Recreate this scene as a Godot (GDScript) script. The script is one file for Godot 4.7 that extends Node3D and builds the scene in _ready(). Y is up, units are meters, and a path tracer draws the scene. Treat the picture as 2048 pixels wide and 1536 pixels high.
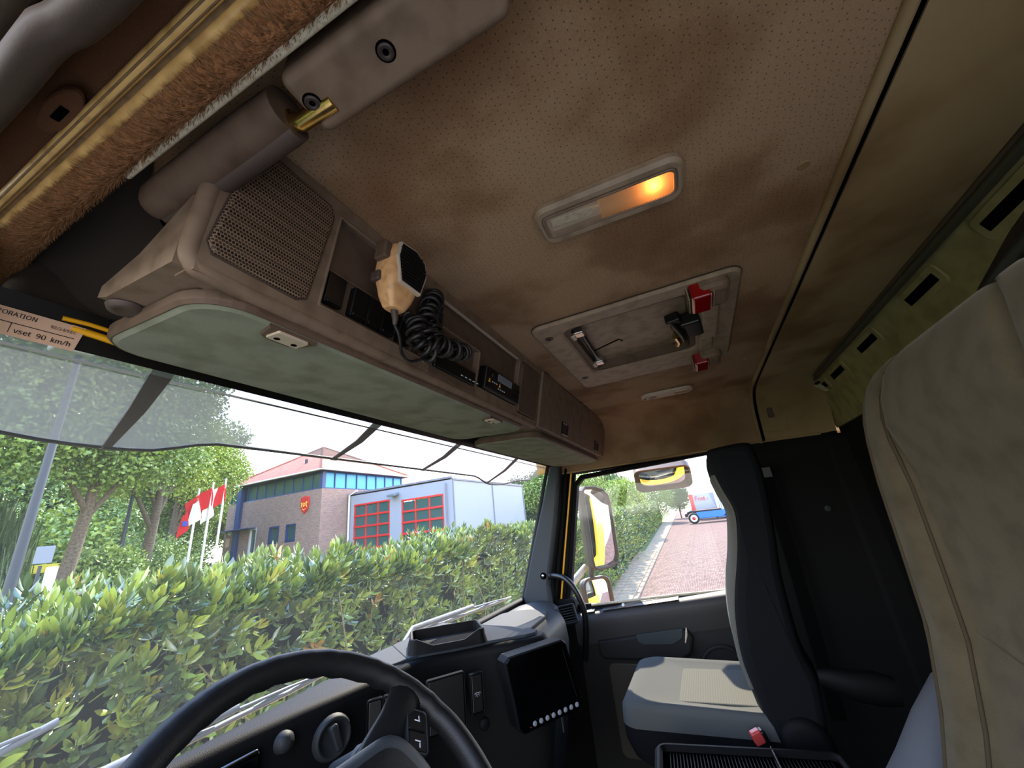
extends Node3D
# A lorry cab seen from the open driver's door. Lorry axes: +x to the passenger side, +y up, -z to the front. Metres.

var M := {}
const EYE := Vector3(-1.12, 2.4, 0.0)
var CON := Transform3D(Basis(Vector3.RIGHT, Vector3(0, 1, .25).normalized(), Vector3(0, -.25, 1).normalized()), Vector3(0, 2.86, -.366))
var ID := Transform3D.IDENTITY

func _ready():
	var cam := Camera3D.new()
	cam.name = "camera"
	cam.fov = rad_to_deg(2.0 * atan(768.0 / 780.0))
	cam.near = 0.01
	cam.far = 500.0
	add_child(cam)
	# the lens looks to the passenger side, up and a little forward, rolled about six degrees
	cam.transform = Transform3D(Basis(Vector3(.4229, -.10294, .90031), Vector3(-.26751, .93507, .23257), Vector3(-.86579, -.3392, .36791)).orthonormalized(), EYE)
	cam.current = true
	var env := Environment.new()
	var sky := Sky.new()
	var sm := ProceduralSkyMaterial.new()
	sm.sky_top_color = Color(.45, .62, .88)
	sm.sky_horizon_color = Color(1.0, .985, .95)
	sm.sky_curve = .30
	sm.sky_energy_multiplier = 2.5
	sm.ground_bottom_color = Color(.42, .38, .33)
	sm.ground_horizon_color = Color(.8, .82, .82)
	sm.ground_energy_multiplier = .9
	sky.sky_material = sm
	env.background_mode = Environment.BG_SKY
	env.sky = sky
	env.tonemap_mode = Environment.TONE_MAPPER_LINEAR
	env.tonemap_exposure = 1.08
	env.sdfgi_enabled = true
	env.ssao_enabled = true
	env.ssil_enabled = true
	var we := WorldEnvironment.new()
	we.name = "world"
	we.environment = env
	add_child(we)
	var sun := DirectionalLight3D.new()
	sun.name = "sun"
	sun.light_energy = 4.6
	sun.light_color = Color(1.0, .95, .86)
	sun.light_angular_distance = .55
	sun.shadow_enabled = true
	sun.sky_mode = DirectionalLight3D.SKY_MODE_LIGHT_ONLY
	add_child(sun)
	sun.look_at_from_position(Vector3(1.0, 1.0, -.37), Vector3.ZERO)
	materials()
	ground()
	cab_shell()
	windscreen()
	lintel()
	console()
	ceiling_things()
	rear_wall()
	door()
	mirrors()
	dashboard()
	steering_wheel()
	driver_seat()
	passenger_seat()
	between_seats()
	hedge()
	buildings()
	street_things()
	trees()
	parked_lorries()

# ---------------------------------------------------------------- shapes
func S() -> SurfaceTool:
	var s := SurfaceTool.new()
	s.begin(Mesh.PRIMITIVE_TRIANGLES)
	return s

func T(st: SurfaceTool, a: Vector3, b: Vector3, c: Vector3, na := Vector3.ZERO, nb := Vector3.ZERO, nc := Vector3.ZERO):
	var g := (c - a).cross(b - a)
	if na == Vector3.ZERO:
		na = g.normalized()
		nb = na
		nc = na
	elif g.dot(na + nb + nc) < 0.0:
		var t := b
		b = c
		c = t
		t = nb
		nb = nc
		nc = t
	st.set_normal(na)
	st.add_vertex(a)
	st.set_normal(nb)
	st.add_vertex(b)
	st.set_normal(nc)
	st.add_vertex(c)

func Q(st, a, b, c, d):
	T(st, a, b, c)
	T(st, a, c, d)

# a grid of points with smooth normals; wrap closes each row on itself
func loft(st: SurfaceTool, rows: Array, wrap := false, caps := false):
	var n: int = rows.size()
	var m: int = rows[0].size()
	var nor := []
	for i in n:
		var line := PackedVector3Array()
		for j in m:
			var i0: int = maxi(i - 1, 0)
			var i1: int = mini(i + 1, n - 1)
			var j0: int = (j - 1 + m) % m if wrap else maxi(j - 1, 0)
			var j1: int = (j + 1) % m if wrap else mini(j + 1, m - 1)
			var v: Vector3 = (rows[i1][j] - rows[i0][j]).cross(rows[i][j1] - rows[i][j0])
			line.append(v.normalized() if v.length() > 1e-12 else Vector3.UP)
		nor.append(line)
	for i in n - 1:
		for j in (m if wrap else m - 1):
			var k: int = (j + 1) % m
			T(st, rows[i][j], rows[i][k], rows[i + 1][k], nor[i][j], nor[i][k], nor[i + 1][k])
			T(st, rows[i][j], rows[i + 1][k], rows[i + 1][j], nor[i][j], nor[i + 1][k], nor[i + 1][j])
	if caps:
		for i in [0, n - 1]:
			var mid := Vector3.ZERO
			for p in rows[i]:
				mid += p
			mid /= m
			for j in m:
				T(st, mid, rows[i][j], rows[i][(j + 1) % m])

func tube(st: SurfaceTool, path: Array, r, sides := 10, closed := false):
	var rows := []
	var n := path.size()
	var up := Vector3.UP
	for i in n:
		var a: Vector3 = path[(i - 1 + n) % n] if closed else path[maxi(i - 1, 0)]
		var b: Vector3 = path[(i + 1) % n] if closed else path[mini(i + 1, n - 1)]
		var t: Vector3 = (b - a).normalized()
		if i == 0 and absf(t.dot(up)) > .9:
			up = Vector3.RIGHT
		var side := t.cross(up).normalized()
		up = side.cross(t).normalized()
		var rad: float = r[i] if r is Array else r
		var row := PackedVector3Array()
		for j in sides:
			var an := TAU * j / sides
			row.append(path[i] + (side * cos(an) + up * sin(an)) * rad)
		rows.append(row)
	if closed:
		rows.append(rows[0])
	loft(st, rows, true, not closed)

func lathe(st: SurfaceTool, prof: Array, xf: Transform3D, n := 24):
	var rows := []
	for p in prof:
		var row := PackedVector3Array()
		for j in n:
			var a := TAU * j / n
			row.append(xf * Vector3(cos(a) * maxf(p[0], 1e-5), p[1], sin(a) * maxf(p[0], 1e-5)))
		rows.append(row)
	loft(st, rows, true)

# a box with rounded edges
func rbox(st: SurfaceTool, xf: Transform3D, size: Vector3, r := .004):
	var h := size / 2.0
	r = minf(r, minf(h.x, minf(h.y, h.z)) * .999)
	var q := h - Vector3.ONE * r
	for ax in 3:
		var b := (ax + 1) % 3
		var c := (ax + 2) % 3
		var gb := [-h[b], -q[b] - r * .41, -q[b], q[b], q[b] + r * .41, h[b]]
		var gc := [-h[c], -q[c] - r * .41, -q[c], q[c], q[c] + r * .41, h[c]]
		for s in [-1.0, 1.0]:
			var P := []
			var N := []
			for u in gb:
				for v in gc:
					var p := Vector3.ZERO
					p[ax] = s * h[ax]
					p[b] = u
					p[c] = v
					var k := p.clamp(-q, q)
					var d := (p - k).normalized()
					P.append(xf * (k + d * r))
					N.append((xf.basis * d).normalized())
			for i in 5:
				for j in 5:
					var o := i * 6 + j
					T(st, P[o], P[o + 1], P[o + 7], N[o], N[o + 1], N[o + 7])
					T(st, P[o], P[o + 7], P[o + 6], N[o], N[o + 7], N[o + 6])

func box(st, c: Vector3, size: Vector3, r := .004, turn := Vector3.ZERO):
	rbox(st, Transform3D(Basis.from_euler(turn), c), size, r)

func rr(x0: float, y0: float, x1: float, y1: float, r: float, n := 4) -> PackedVector2Array:
	var p := PackedVector2Array()
	var cs := [[x1 - r, y1 - r, 0.0], [x0 + r, y1 - r, PI / 2], [x0 + r, y0 + r, PI], [x1 - r, y0 + r, PI * 1.5]]
	for c in cs:
		for k in n + 1:
			var a: float = c[2] + PI / 2 * k / n
			p.append(Vector2(c[0] + cos(a) * r, c[1] + sin(a) * r))
	return p

func disc(cx: float, cy: float, r: float, n := 20, ry := -1.0) -> PackedVector2Array:
	var p := PackedVector2Array()
	for k in n:
		p.append(Vector2(cx + cos(TAU * k / n) * r, cy + sin(TAU * k / n) * (r if ry < 0 else ry)))
	return p

func inset(poly: PackedVector2Array, d: float) -> PackedVector2Array:
	var p := PackedVector2Array()
	var n := poly.size()
	var area := 0.0
	for i in n:
		area += poly[i].cross(poly[(i + 1) % n])
	var s := signf(area)
	for i in n:
		var e0 := (poly[i] - poly[(i - 1 + n) % n]).normalized()
		var e1 := (poly[(i + 1) % n] - poly[i]).normalized()
		var n0 := Vector2(-e0.y, e0.x) * s
		var n1 := Vector2(-e1.y, e1.x) * s
		var m := (n0 + n1)
		m = m / maxf(m.length_squared(), .3) * 2.0
		p.append(poly[i] + m * d)
	return p

# a flat shape given thickness along the local z of xf, edges chamfered on the z1 side (and z0 side)
func prism(st: SurfaceTool, poly: PackedVector2Array, xf: Transform3D, z0: float, z1: float, bev := 0.0, both := false):
	var L := []
	var sg := signf(z1 - z0)
	if both and bev > 0.0:
		L.append([inset(poly, bev), z0])
		L.append([poly, z0 + sg * bev])
	else:
		L.append([poly, z0])
	if bev > 0.0:
		L.append([poly, z1 - sg * bev])
		L.append([inset(poly, bev * .3), z1 - sg * bev * .3])
		L.append([inset(poly, bev), z1])
	else:
		L.append([poly, z1])
	var n := poly.size()
	for k in L.size() - 1:
		for i in n:
			var j := (i + 1) % n
			var a: Vector3 = xf * Vector3(L[k][0][i].x, L[k][0][i].y, L[k][1])
			var b: Vector3 = xf * Vector3(L[k][0][j].x, L[k][0][j].y, L[k][1])
			var c: Vector3 = xf * Vector3(L[k + 1][0][j].x, L[k + 1][0][j].y, L[k + 1][1])
			var d: Vector3 = xf * Vector3(L[k + 1][0][i].x, L[k + 1][0][i].y, L[k + 1][1])
			Q(st, a, b, c, d)
	for e in [L[0], L[-1]]:
		var ix := Geometry2D.triangulate_polygon(e[0])
		for k in range(0, ix.size(), 3):
			var v := []
			for q in 3:
				v.append(xf * Vector3(e[0][ix[k + q]].x, e[0][ix[k + q]].y, e[1]))
			T(st, v[0], v[1], v[2])

# a flat frame between two outlines with the same number of corners
func frame(st: SurfaceTool, outer: PackedVector2Array, inner: PackedVector2Array, xf: Transform3D, z0: float, z1: float, bev := 0.0):
	var n := outer.size()
	var o1 := inset(outer, bev)
	var i1 := inset(inner, -bev)
	for i in n:
		var j := (i + 1) % n
		var f := func(p, z): return xf * Vector3(p.x, p.y, z)
		var zb := z1 - signf(z1 - z0) * bev
		Q(st, f.call(outer[i], z0), f.call(outer[j], z0), f.call(outer[j], zb), f.call(outer[i], zb))
		if bev > 0.0:
			Q(st, f.call(outer[i], zb), f.call(outer[j], zb), f.call(o1[j], z1), f.call(o1[i], z1))
			Q(st, f.call(inner[i], zb), f.call(inner[j], zb), f.call(i1[j], z1), f.call(i1[i], z1))
		Q(st, f.call(o1[i], z1), f.call(o1[j], z1), f.call(i1[j], z1), f.call(i1[i], z1))
		Q(st, f.call(inner[i], z0), f.call(inner[j], z0), f.call(inner[j], zb), f.call(inner[i], zb))
		Q(st, f.call(outer[i], z0), f.call(outer[j], z0), f.call(inner[j], z0), f.call(inner[i], z0))

# a slab in the local xy plane of xf with rectangular holes [x0, y0, x1, y1]
func plate(st: SurfaceTool, xf: Transform3D, x0: float, y0: float, x1: float, y1: float, holes: Array, z0: float, z1: float):
	var xs := [x0, x1]
	var ys := [y0, y1]
	for h in holes:
		xs.append_array([h[0], h[2]])
		ys.append_array([h[1], h[3]])
	xs.sort()
	ys.sort()
	var solid := func(i, j):
		if i < 0 or j < 0 or i >= xs.size() - 1 or j >= ys.size() - 1:
			return false
		var cx: float = (xs[i] + xs[i + 1]) / 2
		var cy: float = (ys[j] + ys[j + 1]) / 2
		for h in holes:
			if cx > h[0] and cx < h[2] and cy > h[1] and cy < h[3]:
				return false
		return true
	for i in xs.size() - 1:
		for j in ys.size() - 1:
			if not solid.call(i, j):
				continue
			var a := Vector2(xs[i], ys[j])
			var b := Vector2(xs[i + 1], ys[j + 1])
			if b.x - a.x < 1e-6 or b.y - a.y < 1e-6:
				continue
			var f := func(x, y, z): return xf * Vector3(x, y, z)
			for z in [z0, z1]:
				Q(st, f.call(a.x, a.y, z), f.call(b.x, a.y, z), f.call(b.x, b.y, z), f.call(a.x, b.y, z))
			if not solid.call(i - 1, j):
				Q(st, f.call(a.x, a.y, z0), f.call(a.x, b.y, z0), f.call(a.x, b.y, z1), f.call(a.x, a.y, z1))
			if not solid.call(i + 1, j):
				Q(st, f.call(b.x, a.y, z0), f.call(b.x, b.y, z0), f.call(b.x, b.y, z1), f.call(b.x, a.y, z1))
			if not solid.call(i, j - 1):
				Q(st, f.call(a.x, a.y, z0), f.call(b.x, a.y, z0), f.call(b.x, a.y, z1), f.call(a.x, a.y, z1))
			if not solid.call(i, j + 1):
				Q(st, f.call(a.x, b.y, z0), f.call(b.x, b.y, z0), f.call(b.x, b.y, z1), f.call(a.x, b.y, z1))

# thick sheet: a grid of points and the same grid moved by off, closed round the edge
func sheet(st: SurfaceTool, rows: Array, off: Vector3):
	var back := []
	for r in rows:
		var b := PackedVector3Array()
		for p in r:
			b.append(p + off)
		back.append(b)
	loft(st, rows)
	loft(st, back)
	var n := rows.size()
	var m: int = rows[0].size()
	for i in n - 1:
		for j in [0, m - 1]:
			Q(st, rows[i][j], rows[i + 1][j], back[i + 1][j], back[i][j])
	for j in m - 1:
		for i in [0, n - 1]:
			Q(st, rows[i][j], rows[i][j + 1], back[i][j + 1], back[i][j])

func smooth(pts: Array, per := 6, closed := false) -> Array:
	var out := []
	var n := pts.size()
	for i in (n if closed else n - 1):
		var p0 = pts[(i - 1 + n) % n] if closed or i > 0 else pts[0] * 2.0 - pts[1]
		var p1 = pts[i]
		var p2 = pts[(i + 1) % n]
		var p3 = pts[(i + 2) % n] if closed or i + 2 < n else pts[n - 1] * 2.0 - pts[n - 2]
		for k in per:
			out.append(p1.cubic_interpolate(p2, p0, p3, float(k) / per))
	if not closed:
		out.append(pts[n - 1])
	return out

# ---------------------------------------------------------------- objects
var used := {}
func numbered(called: String, parent: Node) -> String:
	var key := [parent, called]
	used[key] = used.get(key, -1) + 1
	return called if used[key] == 0 else "%s_%03d" % [called, used[key]]

func gpos(o: Node) -> Vector3:
	var p := Vector3.ZERO
	while o is Node3D and o != self:
		p += o.position
		o = o.get_parent()
	return p

func tag(o, label := "", category := "", group := "", kind := ""):
	if label: o.set_meta("label", label)
	if category: o.set_meta("category", category)
	if group: o.set_meta("group", group)
	if kind: o.set_meta("kind", kind)
	return o

func thing(called: String, at: Vector3, label := "", category := "", group := "", kind := "") -> Node3D:
	var o := Node3D.new()
	o.name = numbered(called, self)
	add_child(o)
	o.position = at
	return tag(o, label, category, group, kind)

# shapes are given in the lorry's axes; the mesh is put back by the place of the thing it belongs to
func obj(called: String, st, mat: Material, parent: Node = self, label := "") -> MeshInstance3D:
	var o := MeshInstance3D.new()
	o.name = numbered(called, parent)
	o.mesh = st.commit() if st is SurfaceTool else st
	o.material_override = mat
	parent.add_child(o)
	if st is SurfaceTool:
		o.position = -gpos(parent)
	if label: o.set_meta("label", label)
	return o

func single(called: String, st, mat: Material, label: String, category: String, group := ""):
	return tag(obj(called, st, mat), label, category, group)

func struct(called: String, st, mat: Material, label: String) -> MeshInstance3D:
	return tag(obj(called, st, mat), label, "", "", "structure")

func words(called: String, text: String, size: float, xf: Transform3D, mat: Material, parent: Node, left := true):
	var t := TextMesh.new()
	t.text = text
	t.font = SystemFont.new()
	t.font.font_names = PackedStringArray(["Droid Sans"])
	t.font_size = 32
	t.pixel_size = size / 32.0
	t.depth = .0006
	t.horizontal_alignment = HORIZONTAL_ALIGNMENT_LEFT if left else HORIZONTAL_ALIGNMENT_CENTER
	var o := MeshInstance3D.new()
	o.name = numbered(called, parent)
	o.mesh = t
	o.material_override = mat
	parent.add_child(o)
	o.transform = Transform3D(xf.basis, xf.origin - gpos(parent))
	return o

# ---------------------------------------------------------------- materials
func noise(freq: float, seed_: int, size := 512, octaves := 4, ramp = null, type := FastNoiseLite.TYPE_SIMPLEX_SMOOTH) -> NoiseTexture2D:
	var n := FastNoiseLite.new()
	n.noise_type = type
	n.seed = seed_
	n.frequency = freq
	n.fractal_octaves = octaves
	var t := NoiseTexture2D.new()
	t.width = size
	t.height = size
	t.seamless = true
	t.noise = n
	if ramp:
		var g := Gradient.new()
		g.offsets = PackedFloat32Array(ramp[0])
		g.colors = PackedColorArray(ramp[1])
		t.color_ramp = g
	return t

func mat(c: Color, rough := .6, spec := .5) -> StandardMaterial3D:
	var m := StandardMaterial3D.new()
	m.albedo_color = c
	m.roughness = rough
	m.metallic_specular = spec
	m.cull_mode = BaseMaterial3D.CULL_DISABLED
	m.uv1_triplanar = true
	m.uv1_world_triplanar = true
	return m

func tex(m: StandardMaterial3D, albedo, per_metre: float, height = null, cm := .02) -> StandardMaterial3D:
	if albedo: m.albedo_texture = albedo
	m.uv1_scale = Vector3.ONE * per_metre
	if height:
		m.heightmap_enabled = true
		m.heightmap_texture = height
		m.heightmap_scale = cm
	return m

func dirt(m: StandardMaterial3D, t, per_metre: float) -> StandardMaterial3D:
	m.detail_enabled = true
	m.detail_albedo = t
	m.detail_blend_mode = BaseMaterial3D.BLEND_MODE_MUL
	m.detail_uv_layer = BaseMaterial3D.DETAIL_UV_2
	m.uv2_triplanar = true
	m.uv2_world_triplanar = true
	m.uv2_scale = Vector3.ONE * per_metre
	return m

func dots(n: int, base: float, hole: float, rad: float, hexed: bool, jit: float) -> ImageTexture:
	var im := Image.create(256, 256, false, Image.FORMAT_RGB8)
	im.fill(Color(base, base, base))
	var rng := RandomNumberGenerator.new()
	rng.seed = 5
	if jit > 0.0:
		for y in 256:
			for x in 256:
				var v := base - rng.randf() * rng.randf() * .22
				im.set_pixel(x, y, Color(v, v, v))
	var w := 256.0 / n
	for j in n:
		for i in n:
			var cx: float = (i + .5 + (.5 if hexed and j % 2 else 0.0) + rng.randf_range(-jit, jit)) * w
			var cy: float = (j + .5 + rng.randf_range(-jit, jit)) * w
			var r := rad * w
			for y in range(int(cy - r) - 1, int(cy + r) + 2):
				for x in range(int(cx - r) - 1, int(cx + r) + 2):
					var d := Vector2(x + .5 - cx, y + .5 - cy).length()
					var k := clampf((r - d) + .5, 0, 1)
					if k > 0:
						var v := lerpf(base, hole, k)
						im.set_pixel(posmod(x, 256), posmod(y, 256), Color(v, v, v))
	return ImageTexture.create_from_image(im)

# courses of stones or tiles in stretcher bond: colour and height
func courses(nx: int, ny: int, joint: float, a: Color, b: Color, jc: Color, seed_: int, herring := false) -> Array:
	var s := 512
	var im := Image.create(s, s, false, Image.FORMAT_RGB8)
	var hm := Image.create(s, s, false, Image.FORMAT_RGB8)
	im.fill(jc)
	hm.fill(Color(0, 0, 0))
	var rng := RandomNumberGenerator.new()
	rng.seed = seed_
	var w := float(s) / nx
	var h := float(s) / ny
	for j in ny:
		for i in nx:
			var x := i * w + (w / 2 if j % 2 else 0.0)
			var c := a.lerp(b, rng.randf())
			var g := rng.randf_range(.75, 1.0)
			for part in 2:
				var r := Rect2i(int(x + joint / 2) - part * s, int(j * h + joint / 2), int(w - joint), int(h - joint))
				r = r.intersection(Rect2i(0, 0, s, s))
				if r.size.x > 0 and r.size.y > 0:
					im.fill_rect(r, c)
					hm.fill_rect(r, Color(g, g, g))
	return [ImageTexture.create_from_image(im), ImageTexture.create_from_image(hm)]

func materials():
	var W := Color.WHITE
	var grain := noise(.09, 3, 256, 3)
	var fuzz := noise(.25, 8, 256, 2)
	var stain := noise(.006, 11, 512, 5, [[0.0, .36, .50, .64, 1.0], [Color(.74, .66, .60), Color(.86, .82, .78), Color(.95, .93, .91), W, W]])
	var wear := noise(.02, 21, 512, 5, [[0.0, .35, .6, 1.0], [Color(.80, .78, .75), Color(.92, .91, .90), W, W]])
	var perf := dots(16, 1.0, .50, .085, true, .28)
	M.headliner = dirt(tex(mat(Color(.62, .505, .385), .85, .3), perf, 7.0, fuzz, .01), stain, .9)
	M.headliner_plain = dirt(tex(mat(Color(.60, .51, .37), .85, .3), null, 24.0, fuzz, .015), stain, .8)
	M.strip = dirt(tex(mat(Color(.65, .59, .42), .8, .3), null, 24.0, fuzz, .01), wear, 1.2)
	M.console = dirt(tex(mat(Color(.45, .375, .305), .62, .4), null, 20.0, grain, .01), wear, 2.0)
	M.console_dark = dirt(tex(mat(Color(.35, .28, .225), .6, .4), null, 20.0, grain, .01), wear, 2.0)
	M.grille = tex(mat(Color(.50, .40, .315), .6, .4), dots(8, 1.0, .06, .40, true, 0.0), 33.0, null)
	M.visor = dirt(tex(mat(Color(.50, .515, .44), .75, .3), null, 26.0, grain, .02), wear, 1.0)
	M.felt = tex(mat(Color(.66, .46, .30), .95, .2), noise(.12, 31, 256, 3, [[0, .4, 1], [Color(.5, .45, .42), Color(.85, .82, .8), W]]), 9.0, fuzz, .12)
	M.pile = mat(Color(.8, .76, .72), .8, .3)
	M.pile.vertex_color_use_as_albedo = true
	M.felt.rim_enabled = true
	M.felt.rim = .6
	M.liner = tex(mat(Color(.20, .175, .15), .95, .2), null, 9.0, fuzz, .05)
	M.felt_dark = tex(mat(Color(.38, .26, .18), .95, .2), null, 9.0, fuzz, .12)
	M.gold = tex(mat(Color(.86, .70, .43), .33, .5), noise(.02, 91, 256, 4, [[0, .35, .6, 1], [Color(.72, .66, .6), Color(.9, .88, .85), W, W]]), 5.0, grain, .01)
	M.gold_dark = dirt(mat(Color(.50, .39, .25), .6), wear, 6.0)
	M.rail = mat(Color(.27, .25, .20), .5)
	M.rubber = tex(mat(Color(.27, .22, .19), .55, .45), null, 20.0, grain, .01)
	M.white_strip = dirt(mat(Color(.74, .70, .60), .6), wear, 9.0)
	M.black = tex(mat(Color(.035, .035, .038), .38, .5), null, 22.0, grain, .008)
	M.black_matt = mat(Color(.02, .02, .022), .8, .3)
	M.hole = mat(Color(.012, .01, .01), .95, .1)
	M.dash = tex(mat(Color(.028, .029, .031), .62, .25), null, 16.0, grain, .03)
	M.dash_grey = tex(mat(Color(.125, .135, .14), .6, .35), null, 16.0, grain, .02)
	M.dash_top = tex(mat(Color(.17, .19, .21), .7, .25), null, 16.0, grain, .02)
	M.screen = mat(Color(.008, .008, .01), .12, .5)
	M.leather = tex(mat(Color(.035, .036, .039), .5, .4), null, 30.0, grain, .03)
	M.hub = tex(mat(Color(.17, .19, .20), .5, .5), null, 30.0, grain, .03)
	M.steel = mat(Color(.75, .74, .72), .3)
	M.steel.metallic = 1.0
	M.brass = dirt(mat(Color(.85, .72, .45), .22), wear, 9.0)
	M.brass.metallic = 1.0
	M.chrome = mat(Color(.9, .9, .9), .08)
	M.chrome.metallic = 1.0
	M.mirror = mat(Color(.93, .94, .95), .01)
	M.mirror.metallic = 1.0
	M.screw = mat(Color(.20, .16, .14), .45)
	M.cream = dirt(mat(Color(.80, .62, .42), .35, .5), wear, 7.0)
	M.cord = mat(Color(.05, .04, .038), .5, .5)
	M.red = mat(Color(.50, .02, .03), .12, .6)
	M.red_pale = mat(Color(.85, .60, .55), .2, .6)
	M.buckle = mat(Color(.75, .27, .24), .35)
	M.grey_plastic = dirt(tex(mat(Color(.56, .485, .395), .55, .45), null, 20.0, grain, .008), wear, 2.0)
	M.grey_light = mat(Color(.68, .62, .54), .45, .45)
	M.cloth_dark = tex(mat(Color(.13, .13, .128), .95, .2), noise(.2, 41, 256, 3, [[0, 1], [Color(.7, .7, .7), W]]), 12.0, fuzz, .02)
	M.belt = tex(mat(Color(.025, .025, .025), .8, .2), null, 40.0, fuzz, .02)
	M.seat = dirt(tex(mat(Color(.34, .305, .235), .95, .2), noise(.3, 45, 256, 2, [[0, 1], [Color(.8, .8, .8), W]]), 10.0, fuzz, .03), wear, 1.6)
	M.seat.rim_enabled = true
	M.seat.rim = .5
	M.seat_blue = tex(mat(Color(.30, .31, .33), .95, .2), null, 10.0, fuzz, .03)
	M.seat_dark = tex(mat(Color(.075, .08, .088), .95, .2), null, 10.0, fuzz, .03)
	M.cushion = tex(mat(Color(.34, .345, .335), .95, .2), noise(.3, 46, 256, 2, [[0, 1], [Color(.85, .85, .85), W]]), 8.0, fuzz, .03)
	M.cushion_mid = tex(mat(Color(.37, .37, .345), .95, .2), courses(10, 20, 14, Color(1, 1, 1), Color(.97, .97, .97), Color(.92, .92, .915), 3)[0], 7.0, fuzz, .03)
	M.door = tex(mat(Color(.10, .096, .09), .7, .4), null, 14.0, grain, .02)
	M.door_top = tex(mat(Color(.20, .196, .19), .55, .4), null, 14.0, grain, .02)
	M.pillar = tex(mat(Color(.19, .21, .215), .6, .35), null, 16.0, grain, .02)
	M.yellow = mat(Color(.98, .70, .02), .25, .5)
	M.yellow.clearcoat_enabled = true
	M.paper = mat(Color(.80, .65, .53), .8)
	M.ink = mat(Color(.05, .04, .04), .8)
	M.ink_pale = mat(Color(.42, .34, .28), .8)
	M.mark = mat(Color(.75, .76, .78), .6)
	M.mark_amber = mat(Color(.9, .65, .2), .6)
	M.frit = mat(Color(.05, .045, .035), .35, .5)
	M.glass = StandardMaterial3D.new()
	M.glass.transparency = BaseMaterial3D.TRANSPARENCY_ALPHA
	M.glass.albedo_color = Color(.75, .82, .78, .035)
	M.glass.roughness = .02
	M.glass.metallic_specular = .28
	M.glass.cull_mode = BaseMaterial3D.CULL_DISABLED
	M.pane_blue = mat(Color(.25, .62, .80), .2, .4)
	M.pane_green = mat(Color(.20, .32, .31), .08, .6)
	M.film = StandardMaterial3D.new()
	M.film.transparency = BaseMaterial3D.TRANSPARENCY_ALPHA
	M.film.albedo_color = Color(.80, .78, .70, .024)
	M.film.roughness = .7
	M.film.backlight_enabled = true
	M.film.backlight = Color(1, 1, 1)
	M.film.cull_mode = BaseMaterial3D.CULL_DISABLED
	M.smoke = StandardMaterial3D.new()
	M.smoke.transparency = BaseMaterial3D.TRANSPARENCY_ALPHA
	M.smoke.albedo_color = Color(.36, .42, .38, .76)
	M.smoke.roughness = .4
	M.smoke.backlight_enabled = true
	M.smoke.backlight = Color(.3, .3, .3)
	M.smoke.cull_mode = BaseMaterial3D.CULL_DISABLED
	M.smoke_edge = mat(Color(.10, .095, .08), .4)
	M.bracket = dirt(mat(Color(.20, .165, .13), .6), wear, 4.0)
	M.wiper = mat(Color(.50, .51, .53), .35, .6)
	M.amber = StandardMaterial3D.new()
	M.amber.albedo_color = Color(1.0, .62, .25)
	M.amber.roughness = .3
	M.amber.emission_enabled = true
	M.amber.emission = Color(1.0, .47, .12)
	M.amber.emission_energy_multiplier = .34
	M.bulb = StandardMaterial3D.new()
	M.bulb.albedo_color = Color(1, .9, .6)
	M.bulb.emission_enabled = true
	M.bulb.emission = Color(1.0, .78, .36)
	M.bulb.emission_energy_multiplier = 3.0
	M.lens = mat(Color(.62, .52, .42), .25, .6)
	M.seat_seam = mat(Color(.24, .21, .16), .95, .2)
	# out of doors
	var leafy := noise(.05, 61, 256, 3, [[0, 1], [Color(.6, .66, .55), W]])
	M.leaf = []
	for c in [Color(.44, .54, .20), Color(.58, .66, .22), Color(.27, .37, .19), Color(.66, .66, .22), Color(.66, .50, .20)]:
		var m := mat(c, .31, .9)
		m.uv1_triplanar = false
		m.backlight_enabled = true
		m.backlight = Color(.34, .38, .09)
		M.leaf.append(m)
	M.foliage = mat(Color.WHITE, .31, .9)
	M.foliage.vertex_color_use_as_albedo = true
	M.foliage.backlight_enabled = true
	M.foliage.backlight = Color(.30, .34, .09)
	M.crown = mat(Color.WHITE, .5, .5)
	M.crown.vertex_color_use_as_albedo = true
	M.crown.backlight_enabled = true
	M.crown.backlight = Color(.34, .38, .12)
	M.stem = tex(mat(Color(.40, .36, .20), .8), null, 6.0)
	M.bark = tex(mat(Color(.42, .36, .28), .9), noise(.04, 71, 256, 4, [[0, 1], [Color(.5, .5, .48), W]]), 1.0, fuzz, .5)
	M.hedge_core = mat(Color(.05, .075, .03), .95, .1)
	var pav := courses(6, 24, 4, Color(.84, .70, .64), Color(.62, .50, .46), Color(.34, .29, .27), 4)
	M.apron = mat(Color(.60, .56, .50), .9, .3)
	M.road = dirt(tex(mat(Color(.60, .545, .52), .85, .3), pav[0], .8, pav[1], .3), wear, .15)
	M.slab = dirt(tex(mat(Color(.60, .52, .41), .9, .3), null, 3.0, fuzz, .1), wear, .5)
	M.kerb = mat(Color(.50, .43, .34), .9)
	M.soil = tex(mat(Color(.34, .28, .20), .95), null, 1.0, fuzz, 1.0)
	M.grass = tex(mat(Color(.42, .46, .18), .95), leafy, .5, fuzz, 1.0)
	var br := courses(8, 24, 2.5, Color(.62, .49, .42), Color(.52, .41, .36), Color(.66, .60, .55), 9)
	M.brick = tex(mat(Color(1, 1, 1), .85, .3), br[0], .55, br[1], .5)
	var rt := courses(10, 10, 3, Color(.70, .43, .33), Color(.60, .35, .27), Color(.45, .24, .18), 12)
	M.tiles = tex(mat(Color(1, 1, 1), .8, .3), rt[0], .35, rt[1], 2.0)
	M.panel_grey = mat(Color(.58, .59, .62), .6, .4)
	M.panel_seam = mat(Color(.44, .44, .47), .6)
	M.blue_frame = mat(Color(.08, .20, .38), .4)
	M.red_paint = mat(Color(.78, .12, .10), .4)
	M.white_paint = mat(Color(.85, .85, .83), .5)
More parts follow.
